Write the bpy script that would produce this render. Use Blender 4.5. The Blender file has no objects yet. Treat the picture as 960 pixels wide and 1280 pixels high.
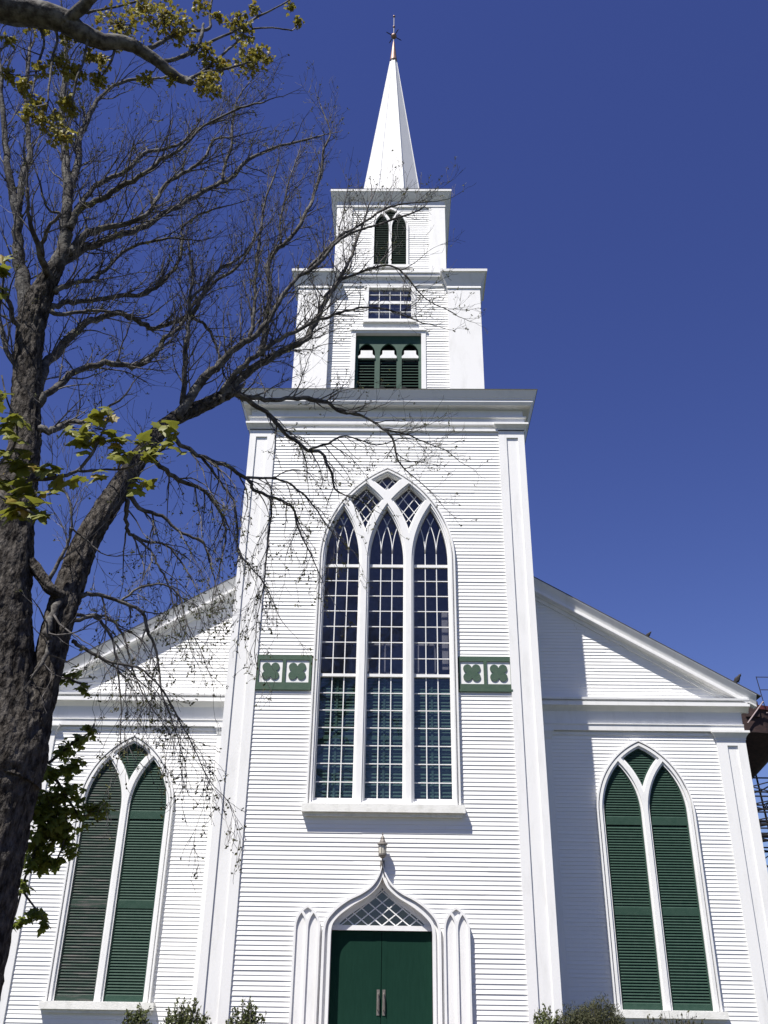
import bpy, bmesh, math, random
from math import sin, cos, pi, sqrt, radians, atan2
from mathutils import Vector, Matrix
from mathutils.geometry import tessellate_polygon
random.seed(11)
scene = bpy.context.scene
COL = scene.collection

# ------------------------------------------------------------------ helpers
class MB:
    def __init__(s): s.v = []; s.f = []
    def add(s, vs, fs):
        b = len(s.v); s.v += [tuple(v) for v in vs]; s.f += [tuple(i + b for i in f) for f in fs]
    def box(s, x0, x1, y0, y1, z0, z1):
        if x0 > x1: x0, x1 = x1, x0
        s.add([(x0,y0,z0),(x1,y0,z0),(x1,y1,z0),(x0,y1,z0),(x0,y0,z1),(x1,y0,z1),(x1,y1,z1),(x0,y1,z1)],
              [(0,3,2,1),(4,5,6,7),(0,1,5,4),(1,2,6,5),(2,3,7,6),(3,0,4,7)])
    def slab(s, outer, holes, y0, y1, back=False):
        """outline in x,z with holes, front at y0, back at y1"""
        loops = [outer] + list(holes)
        flat = [p for l in loops for p in l]; n = len(flat)
        tr = tessellate_polygon([[Vector((p[0], p[1], 0)) for p in l] for l in loops])
        vs = [(p[0], y0, p[1]) for p in flat] + [(p[0], y1, p[1]) for p in flat]
        fs = []
        for t in tr:
            a, b, c = (flat[i] for i in t)
            ar = (b[0]-a[0])*(c[1]-a[1]) - (c[0]-a[0])*(b[1]-a[1])
            t = tuple(t) if ar > 0 else tuple(reversed(t))
            fs.append(t)
            if back: fs.append(tuple(i + n for i in reversed(t)))
        b = 0
        for li, l in enumerate(loops):
            m = len(l)
            A = sum(l[i][0]*l[(i+1)%m][1] - l[(i+1)%m][0]*l[i][1] for i in range(m))
            flip = (A > 0) == (li == 0)
            for i in range(m):
                j = (i+1) % m
                q = (b+i, b+i+n, b+j+n, b+j)
                fs.append(q if flip else tuple(reversed(q)))
            b += m
        s.add(vs, fs)
    def rings(s, rect, prof, cap=True):
        """stack of rectangles rect=(x0,x1,y0,y1) grown by p at height z for (p,z) in prof"""
        x0,x1,y0,y1 = rect; vs = []; fs = []
        for p, z in prof:
            vs += [(x0-p,y0-p,z),(x1+p,y0-p,z),(x1+p,y1+p,z),(x0-p,y1+p,z)]
        for k in range(len(prof)-1):
            for i in range(4):
                j = (i+1)%4
                fs.append((k*4+i, k*4+j, k*4+4+j, k*4+4+i))
        if cap:
            fs.append((3,2,1,0)); m = (len(prof)-1)*4; fs.append((m,m+1,m+2,m+3))
        if prof[0][1] > prof[-1][1]: fs = [tuple(reversed(f)) for f in fs]
        s.add(vs, fs)
    def extr(s, prof, xa, xb, za=0.0, zb=0.0):
        """closed profile (y,z) swept from x=xa to x=xb, lifted by za / zb"""
        n = len(prof)
        A = sum(prof[i][0]*prof[(i+1)%n][1]-prof[(i+1)%n][0]*prof[i][1] for i in range(n))
        if A < 0: prof = prof[::-1]
        vs = [(xa,y,z+za) for y,z in prof] + [(xb,y,z+zb) for y,z in prof]
        fs = [(i, i+n, (i+1)%n+n, (i+1)%n) for i in range(n)] 
        tr = tessellate_polygon([[Vector((y,z,0)) for y,z in prof]])
        for t in tr:
            fs.append(tuple(t)); fs.append(tuple(i+n for i in reversed(t)))
        s.add(vs, fs)
    def tube(s, pts, rad, n=6, caps=True, rough=0.0):
        pts = [Vector(p) for p in pts]; m = len(pts); vs = []; fs = []
        t = (pts[1]-pts[0]).normalized()
        a = t.orthogonal().normalized()
        for k in range(m):
            if k == 0: t2 = (pts[1]-pts[0])
            elif k == m-1: t2 = pts[-1]-pts[-2]
            else: t2 = pts[k+1]-pts[k-1]
            if t2.length < 1e-9: t2 = t.copy()
            t2.normalize(); a = (a - t2*a.dot(t2))
            if a.length < 1e-6: a = t2.orthogonal()
            a.normalize(); b = t2.cross(a)
            for i in range(n):
                q = 2*pi*i/n; r = rad[k]
                if rough: r *= 1 + rough*(sin(3*q+k*.7)*.45 + sin(5*q-k*1.3)*.35 + random.uniform(-.4,.4))
                vs.append(pts[k] + (a*cos(q)+b*sin(q))*r)
        for k in range(m-1):
            for i in range(n):
                j=(i+1)%n; fs.append((k*n+i,k*n+j,(k+1)*n+j,(k+1)*n+i))
        if caps: fs.append(tuple(range(n-1,-1,-1))); fs.append(tuple((m-1)*n+i for i in range(n)))
        s.add(vs, fs)
    def trunk(s, pts, rad, n=52, seed=0.0):
        from mathutils import noise as NZ
        pts = [Vector(p) for p in pts]; m = len(pts); vs = []; fs = []
        a = (pts[1]-pts[0]).normalized().orthogonal().normalized(); L = 0
        for k in range(m):
            t2 = pts[min(k+1,m-1)]-pts[max(k-1,0)]; t2.normalize(); a = a - t2*a.dot(t2); a.normalize(); b = t2.cross(a)
            if k: L += (pts[k]-pts[k-1]).length
            for i in range(n):
                q = 2*pi*i/n; r = rad[k]; tw = q+L*.25
                big = NZ.noise(Vector((cos(q)*1.3+seed, sin(q)*1.3, L*1.1)))
                rid = NZ.noise(Vector((cos(tw)*r*30, sin(tw)*r*30, L*4.2+seed))); fine = NZ.noise(Vector((cos(tw)*r*60, sin(tw)*r*60, L*9+seed)))
                vs.append(pts[k]+(a*cos(q)+b*sin(q))*(r*(1+.10*big)+.020*(1-abs(rid)*3.2)*min(1,r*5)+.013*fine))
        for k in range(m-1):
            for i in range(n):
                j=(i+1)%n; fs.append((k*n+i,k*n+j,(k+1)*n+j,(k+1)*n+i))
        fs.append(tuple(range(n-1,-1,-1))); fs.append(tuple((m-1)*n+i for i in range(n)))
        s.add(vs, fs)
    def lathe(s, prof, c, n=16, sy=1.0):
        vs=[];fs=[]
        for r,z in prof:
            for i in range(n):
                q=2*pi*(i+.5)/n; vs.append((c[0]+r*cos(q), c[1]+r*sy*sin(q), c[2]+z))
        for k in range(len(prof)-1):
            for i in range(n):
                j=(i+1)%n; fs.append((k*n+i,k*n+j,(k+1)*n+j,(k+1)*n+i))
        fs.append(tuple(range(n-1,-1,-1))); fs.append(tuple((len(prof)-1)*n+i for i in range(n)))
        s.add(vs,fs)
    def build(s, name, mat, parent=None, smooth=False):
        me = bpy.data.meshes.new(name); me.from_pydata(s.v, [], s.f); me.update()
        if mat: me.materials.append(mat)
        if smooth: me.polygons.foreach_set('use_smooth', [True]*len(me.polygons))
        o = bpy.data.objects.new(name, me); COL.objects.link(o)
        if parent: o.parent = parent; o.matrix_parent_inverse = Matrix.Translation(-world_loc(parent))
        return o
def world_loc(o):
    l = Vector((0,0,0))
    if o.parent is None: return o.location.copy()
    return Vector((0,0,0))   # mesh parts all keep world coordinates
def tag(o, label=None, cat=None, group=None, kind=None):
    if label: o['label']=label
    if cat: o['category']=cat
    if group: o['group']=group
    if kind: o['kind']=kind
    return o
def empty(name, loc):
    o = bpy.data.objects.new(name, None); COL.objects.link(o); o.location = loc; o.empty_display_size=.3
    return o

# ------------------------------------------------------------------ materials
def mat(name, col, rough=.6, var=0.0, scale=6.0, bump=0.0, bscale=40.0, stretch=(1,1,1), col2=None, spec=.3, metal=0.0, trans=0.0, thr=None):
    m = bpy.data.materials.new(name); m.use_nodes = True; nt = m.node_tree; N = nt.nodes; Lk = nt.links
    p = N['Principled BSDF']; p.inputs['Roughness'].default_value = rough
    p.inputs['Specular IOR Level'].default_value = spec; p.inputs['Metallic'].default_value = metal
    p.inputs['Base Color'].default_value = (*col,1)
    tc = N.new('ShaderNodeTexCoord'); mp = N.new('ShaderNodeMapping'); mp.inputs['Scale'].default_value = stretch
    Lk.new(tc.outputs['Object'], mp.inputs['Vector'])
    if var or col2:
        no = N.new('ShaderNodeTexNoise'); no.inputs['Scale'].default_value = scale; no.inputs['Detail'].default_value = 6
        no.inputs['Roughness'].default_value=.65
        Lk.new(mp.outputs[0], no.inputs['Vector'])
        r = N.new('ShaderNodeValToRGB'); a,b = thr or (.3,.7)
        r.color_ramp.elements[0].position=a; r.color_ramp.elements[1].position=b
        c2 = col2 or tuple(min(1,c*(1+var)) for c in col); c1 = col if col2 else tuple(c*(1-var) for c in col)
        r.color_ramp.elements[0].color=(*c1,1); r.color_ramp.elements[1].color=(*c2,1)
        Lk.new(no.outputs['Fac'], r.inputs['Fac']); Lk.new(r.outputs[0], p.inputs['Base Color'])
        src = r.outputs[0]
    else: src = None
    if bump:
        n2 = N.new('ShaderNodeTexNoise'); n2.inputs['Scale'].default_value=bscale; n2.inputs['Detail'].default_value=5
        Lk.new(mp.outputs[0], n2.inputs['Vector'])
        bp = N.new('ShaderNodeBump'); bp.inputs['Strength'].default_value=bump; bp.inputs['Distance'].default_value=.02 if bump<.95 else .07
        Lk.new(n2.outputs['Fac'], bp.inputs['Height']); Lk.new(bp.outputs[0], p.inputs['Normal'])
    if trans:
        out = N['Material Output']; tl = N.new('ShaderNodeBsdfTranslucent'); mx = N.new('ShaderNodeMixShader'); mx.inputs[0].default_value=trans
        if src: Lk.new(src, tl.inputs['Color'])
        else: tl.inputs['Color'].default_value=(*col,1)
        Lk.new(p.outputs[0], mx.inputs[1]); Lk.new(tl.outputs[0], mx.inputs[2]); Lk.new(mx.outputs[0], out.inputs['Surface'])
    return m
WHITE = mat('white_paint', (.735,.735,.73), .5, col2=(.62,.62,.605), scale=3.0, stretch=(1.5,1.5,.35), thr=(.5,.85), bump=.12, bscale=60)
BOARD = mat('white_clapboard_paint', (.76,.76,.75), .55, col2=(.64,.64,.62), scale=5.0, stretch=(.35,.35,11.4), thr=(.52,.9), bump=.10, bscale=50)
SILLM = mat('weathered_white_paint', (.72,.72,.69), .6, col2=(.52,.52,.48), scale=4, thr=(.5,.8), bump=.2)
WORN = mat('worn_clapboard_paint', (.78,.78,.77), .6, col2=(.36,.36,.34), scale=7, stretch=(.5,.5,6), thr=(.60,.74), bump=.2)
GREEN = mat('dark_green_shutter_paint', (.020,.052,.037), .65, col2=(.034,.068,.051), scale=8, thr=(.35,.75), bump=.1, spec=.2)
GREEND = mat('dark_green_door_paint', (.0045,.026,.017), .8, col2=(.007,.033,.022), scale=5, stretch=(5,3,.6), bump=.08, spec=.1)
GREENB = mat('bright_green_belfry_paint', (.018,.058,.040), .6, col2=(.032,.075,.055), scale=8, bump=.1)
BLIND = mat('teal_inner_shutter_paint', (.045,.10,.075), .7, var=.2, scale=8)
GREENF = mat('faded_green_paint', (.040,.082,.056), .7, col2=(.062,.10,.072), scale=9, bump=.2)
ROOF = mat('dark_roof_shingle', (.05,.05,.052), .9, col2=(.09,.088,.085), scale=12, bump=.4)
COPPER = mat('weathered_copper', (.22,.13,.10), .5, col2=(.32,.22,.19), scale=10, metal=.4)
IRON = mat('dark_iron', (.03,.03,.035), .5, col2=(.06,.055,.05), scale=20, metal=.6)
LAMPM = mat('weathered_grey_metal', (.14,.13,.12), .55, col2=(.22,.20,.18), scale=15, metal=.4)
LAMPG = mat('cloudy_lamp_glass', (.42,.40,.34), .25, col2=(.55,.52,.45), scale=9)
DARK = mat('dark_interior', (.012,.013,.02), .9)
INTER = mat('dim_interior_plaster', (.26,.25,.27), .9, var=.2)
BARK = mat('furrowed_grey_bark', (.020,.017,.015), .95, col2=(.11,.10,.09), scale=7, stretch=(2.4,2.4,1.1), thr=(.40,.66), bump=1.0, bscale=9, spec=.1)  # pale tone mixes bark mottling with sunlit highlights put into the colour
BARKF = mat('smooth_grey_bark', (.045,.041,.039), .85, col2=(.15,.145,.135), scale=9, thr=(.42,.64), bump=.7, bscale=22, spec=.15)
TWIG = mat('twig_bark', (.055,.050,.048), .75, col2=(.16,.15,.145), scale=6, thr=(.44,.62), spec=.2)  # pale tone is sunlit highlight put into the twig colour
BUD = mat('opening_buds', (.060,.075,.020), .7, col2=(.11,.10,.035), scale=9, trans=.25)
LEAFY = mat('yellow_green_leaves', (.21,.215,.03), .5, col2=(.12,.135,.02), scale=5, trans=.42)
LEAFT = mat('ochre_green_flower_leaves', (.21,.20,.03), .6, col2=(.28,.24,.05), scale=4, trans=.38)
LEAFD = mat('lightened_green_leaves', (.13,.17,.025), .5, col2=(.20,.23,.04), scale=5, trans=.5)  # green raised in the colour to make up for the trunk's shade
LEAFO = mat('orange_young_leaves', (.25,.16,.03), .5, col2=(.2,.19,.03), scale=5, trans=.4)
SHRUB = mat('shrub_leaves', (.045,.065,.018), .45, col2=(.12,.13,.045), scale=9, trans=.2)
SHRUB2 = mat('yew_needles', (.035,.045,.018), .6, col2=(.085,.08,.04), scale=9, trans=.1)
GRASS = mat('lawn_grass', (.026,.034,.016), .9, col2=(.05,.055,.028), scale=3, bump=.5)
SOIL = mat('bark_mulch', (.05,.035,.025), .95, col2=(.09,.065,.045), scale=20, bump=.5)
STONE = mat('granite', (.30,.29,.28), .8, col2=(.40,.39,.37), scale=30, bump=.2)
BRICK = mat('brick_path', (.14,.08,.06), .85, col2=(.22,.13,.10), scale=14, bump=.3)
TANK = mat('rusty_brown_steel', (.020,.015,.016), .8, col2=(.06,.033,.030), scale=5, stretch=(1,1,4))
TANKR = mat('rusty_red_steel', (.14,.03,.03), .7, col2=(.08,.02,.02), scale=5)
TANKP = mat('pale_pink_steel', (.30,.24,.24), .7, var=.1)
BIRDM = mat('dark_feathers', (.012,.012,.014), .7, col2=(.035,.03,.03), scale=30)
GREENW = mat('weathered_shutter_paint', (.022,.045,.034), .7, col2=(.11,.10,.095), scale=5, stretch=(.4,1,5), thr=(.48,.72), bump=.2)
def glass_mat():
    m = bpy.data.materials.new('window_glass'); m.use_nodes=True; N=m.node_tree.nodes; Lk=m.node_tree.links
    N.remove(N['Principled BSDF']); out=N['Material Output']
    tr=N.new('ShaderNodeBsdfTransparent'); tr.inputs[0].default_value=(.72,.74,.76,1)
    gl=N.new('ShaderNodeBsdfGlossy'); gl.inputs['Roughness'].default_value=.03; gl.inputs['Color'].default_value=(.9,.9,.95,1)
    fr=N.new('ShaderNodeFresnel'); fr.inputs['IOR'].default_value=1.95
    no=N.new('ShaderNodeTexNoise'); no.inputs['Scale'].default_value=1.6; tc=N.new('ShaderNodeTexCoord'); Lk.new(tc.outputs['Object'],no.inputs['Vector'])
    bp=N.new('ShaderNodeBump'); bp.inputs['Strength'].default_value=.25; bp.inputs['Distance'].default_value=.02; Lk.new(no.outputs['Fac'],bp.inputs['Height'])
    ge=N.new('ShaderNodeNewGeometry'); ma=N.new('ShaderNodeMapRange'); ma.inputs['To Min'].default_value=1.8; ma.inputs['To Max'].default_value=1/1.8; Lk.new(ge.outputs['Backfacing'],ma.inputs['Value']); Lk.new(ma.outputs[0],fr.inputs['IOR'])
    Lk.new(bp.outputs[0],gl.inputs['Normal']); Lk.new(bp.outputs[0],fr.inputs['Normal'])
    mx=N.new('ShaderNodeMixShader'); Lk.new(fr.outputs[0],mx.inputs[0]); Lk.new(tr.outputs[0],mx.inputs[1]); Lk.new(gl.outputs[0],mx.inputs[2])
    Lk.new(mx.outputs[0],out.inputs['Surface']); return m
GLASS = glass_mat()

# ------------------------------------------------------------------ shapes
def arc(cx, cz, R, a0, a1, n): return [(cx+R*cos(a0+(a1-a0)*i/n), cz+R*sin(a0+(a1-a0)*i/n)) for i in range(n+1)]
def gothic(cx, hw, z0, spring, R, n=14):
    """pointed-arch outline, counter-clockwise from lower left"""
    ap = math.acos((R-hw)/R)
    right = arc(cx+hw-R, spring, R, 0, ap, n)
    left = arc(cx-hw+R, spring, R, pi-ap, pi, n)
    return [(cx-hw,z0),(cx+hw,z0)] + right + left[1:]
def cint(c1, r1, c2, r2):
    """upper intersection of two circles with centres on the spring line"""
    d = c2-c1; x = c1 + (d*d + r1*r1 - r2*r2)/(2*d); h2 = r1*r1-(x-c1)**2
    return (x, sqrt(max(h2,0)))
def arcseg(c, R, p, q, n=7):
    a0=atan2(p[1],p[0]-c); a1=atan2(q[1],q[0]-c)
    return [(c+R*cos(a0+(a1-a0)*i/n), R*sin(a0+(a1-a0)*i/n)) for i in range(n+1)]
def tracery(cx, hw, frame, mull, nl, z0, spring, R):
    """inner openings of a pointed window with intersecting tracery: (lights, upper diamonds)"""
    Ri = R-frame; Ro = Ri+mull; ihw = hw-frame
    w = (2*ihw-(nl-1)*mull)/nl
    lights = [gothic(cx-ihw+w/2+i*(w+mull), w/2, z0, spring, Ri, 10) for i in range(nl)]
    A = -ihw+Ri; B = ihw-Ri
    dia = []
    def shift(l):
        o=[]
        for p in l:
            q=(cx+p[0], spring+p[1])
            if not o or (abs(o[-1][0]-q[0])+abs(o[-1][1]-q[1]))>1e-4: o.append(q)
        if abs(o[0][0]-o[-1][0])+abs(o[0][1]-o[-1][1])<1e-4: o.pop()
        return o
    if nl == 2:
        c1 = -mull/2-Ri; c2 = -c1         # bar left-curving (light 1 right arc) / right-curving
        bot=(0, sqrt(Ro*Ro-c1*c1)); lf=cint(c1,Ro,A,Ri); rt=(-lf[0],lf[1]); top=(0,sqrt(Ri*Ri-A*A))
        dia.append(shift(arcseg(c2,Ro,bot,rt) + arcseg(B,Ri,rt,top)[1:] + arcseg(A,Ri,top,lf)[1:] + arcseg(c1,Ro,lf,bot)[1:-1]))
    else:
        e = w/2
        c1 = -(e+mull)-Ri; c2r = -e+Ri; c2l = e-Ri
        bot=cint(c1,Ro,c2r,Ro); lf=cint(c1,Ro,A,Ri); rt=cint(c2l,Ri,c2r,Ro); top=cint(c2l,Ri,A,Ri)
        d = arcseg(c2r,Ro,bot,rt) + arcseg(c2l,Ri,rt,top)[1:] + arcseg(A,Ri,top,lf)[1:] + arcseg(c1,Ro,lf,bot)[1:-1]
        dia.append(shift(d)); dia.append(shift([(-x,z) for x,z in reversed(d)]))
        bot=(0,sqrt(Ro*Ro-c2l*c2l)); lf=cint(c2l,Ro,A,Ri); rt=(-lf[0],lf[1]); top=(0,sqrt(Ri*Ri-A*A))
        dia.append(shift(arcseg(c2l,Ro,bot,rt)[::1] + arcseg(B,Ri,rt,top)[1:] + arcseg(A,Ri,top,lf)[1:] + arcseg(c2r,Ro,lf,bot)[1:-1]))
    return lights, dia
def inside(p, poly):
    x,z=p; c=False; n=len(poly); j=n-1
    for i in range(n):
        xi,zi=poly[i]; xj,zj=poly[j]
        if (zi>z)!=(zj>z) and x < (xj-xi)*(z-zi)/(zj-zi)+xi: c = not c
        j=i
    return c
def span(poly, z):
    xs=[]; n=len(poly)
    for i in range(n):
        (x0,z0),(x1,z1)=poly[i],poly[(i+1)%n]
        if (z0>z)!=(z1>z): xs.append(x0+(x1-x0)*(z-z0)/(z1-z0))
    return (min(xs),max(xs)) if xs else None
def bar(mb, p, q, y0, y1, w):
    """flat bar in the x,z plane"""
    dx,dz=q[0]-p[0],q[1]-p[1]; l=sqrt(dx*dx+dz*dz)
    if l<1e-4: return
    nx,nz=-dz/l*w/2,dx/l*w/2
    mb.slab([(p[0]+nx,p[1]+nz),(p[0]-nx,p[1]-nz),(q[0]-nx,q[1]-nz),(q[0]+nx,q[1]+nz)][::-1],[],y0,y1)
def clipbar(mb, p, q, poly, y0, y1, w, n=60):
    seg=None
    for i in range(n+1):
        t=i/n; r=(p[0]+(q[0]-p[0])*t,p[1]+(q[1]-p[1])*t)
        if inside(r,poly):
            if seg is None: seg=[r,r]
            seg[1]=r
        elif seg: bar(mb,seg[0],seg[1],y0,y1,w); seg=None
    if seg: bar(mb,seg[0],seg[1],y0,y1,w)
def clippath(mb, pts, poly, y0, y1, w):
    for a,b in zip(pts,pts[1:]):
        if inside(((a[0]+b[0])/2,(a[1]+b[1])/2),poly): bar(mb,a,b,y0,y1,w)

def siding(mb, z0, z1, e, t, xf, place):
    """sawtooth clapboards; xf(z) -> list of (u0,u1); place(u,n,z) -> world point, n outward"""
    k=0; z=z0
    while z < z1-1e-3:
        zt=min(z+e,z1); tt=t*(1+random.uniform(-.12,.12))
        for u0,u1 in xf((z+zt)/2):
            if u1-u0<.02: continue
            a=u0; w0=random.uniform(-.0022,.0022)
            while a<u1-1e-4:
                b=a+random.uniform(1.3,3.6)
                if b>u1-.5: b=u1
                j0=random.uniform(-.0028,.0028); w1=random.uniform(-.0022,.0022); g=.0022 if b<u1 else 0
                mb.add([place(a,tt+j0,z+w0),place(b-g,tt+j0,z+w1),place(b-g,0,zt+.004),place(a,0,zt+.004),place(a,-.004,z+w0),place(b-g,-.004,z+w1)],[(0,1,2,3),(4,5,1,0)])
                if g: mb.add([place(b-g,-.001,z),place(b,-.001,z),place(b,-.001,zt),place(b-g,-.001,zt)],[(0,1,2,3)])
                a=b; w0=w1
        z+=e
def louvres(mb, poly, z0, z1, pitch, y, depth, th, pad=.0):
    z=z0
    while z+pitch*.6<z1:
        sp=span(poly, z+pitch*.5)
        if sp and sp[1]-sp[0]>.05:
            a,b=sp[0]+pad,sp[1]-pad
            # blade: outer edge low, inner edge high
            yo,yi=y,y+depth; zl,zh=z,z+pitch*.92
            mb.add([(a,yo,zl),(b,yo,zl),(b,yi,zh),(a,yi,zh),(a,yo,zl+th),(b,yo,zl+th),(b,yi,zh+th),(a,yi,zh+th)],
                   [(0,3,2,1),(4,5,6,7),(0,1,5,4),(1,2,6,5),(2,3,7,6),(3,0,4,7)])
        z+=pitch
def shrink(poly, d):
    """rough inward offset of a ccw polygon"""
    n=len(poly); o=[]
    for i in range(n):
        p0,p1,p2=poly[i-1],poly[i],poly[(i+1)%n]
        a=Vector((p1[0]-p0[0],p1[1]-p0[1])); b=Vector((p2[0]-p1[0],p2[1]-p1[1]))
        if a.length<1e-6 or b.length<1e-6: o.append(p1); continue
        a.normalize(); b.normalize(); na=Vector((-a.y,a.x)); nb=Vector((-b.y,b.x)); m=na+nb
        if m.length<1e-3: m=na
        m.normalize(); k=max(m.dot(na),.35); o.append((p1[0]+m.x*d/k,p1[1]+m.y*d/k))
    return o
LEAFY_MAT=LEAFY
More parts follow.
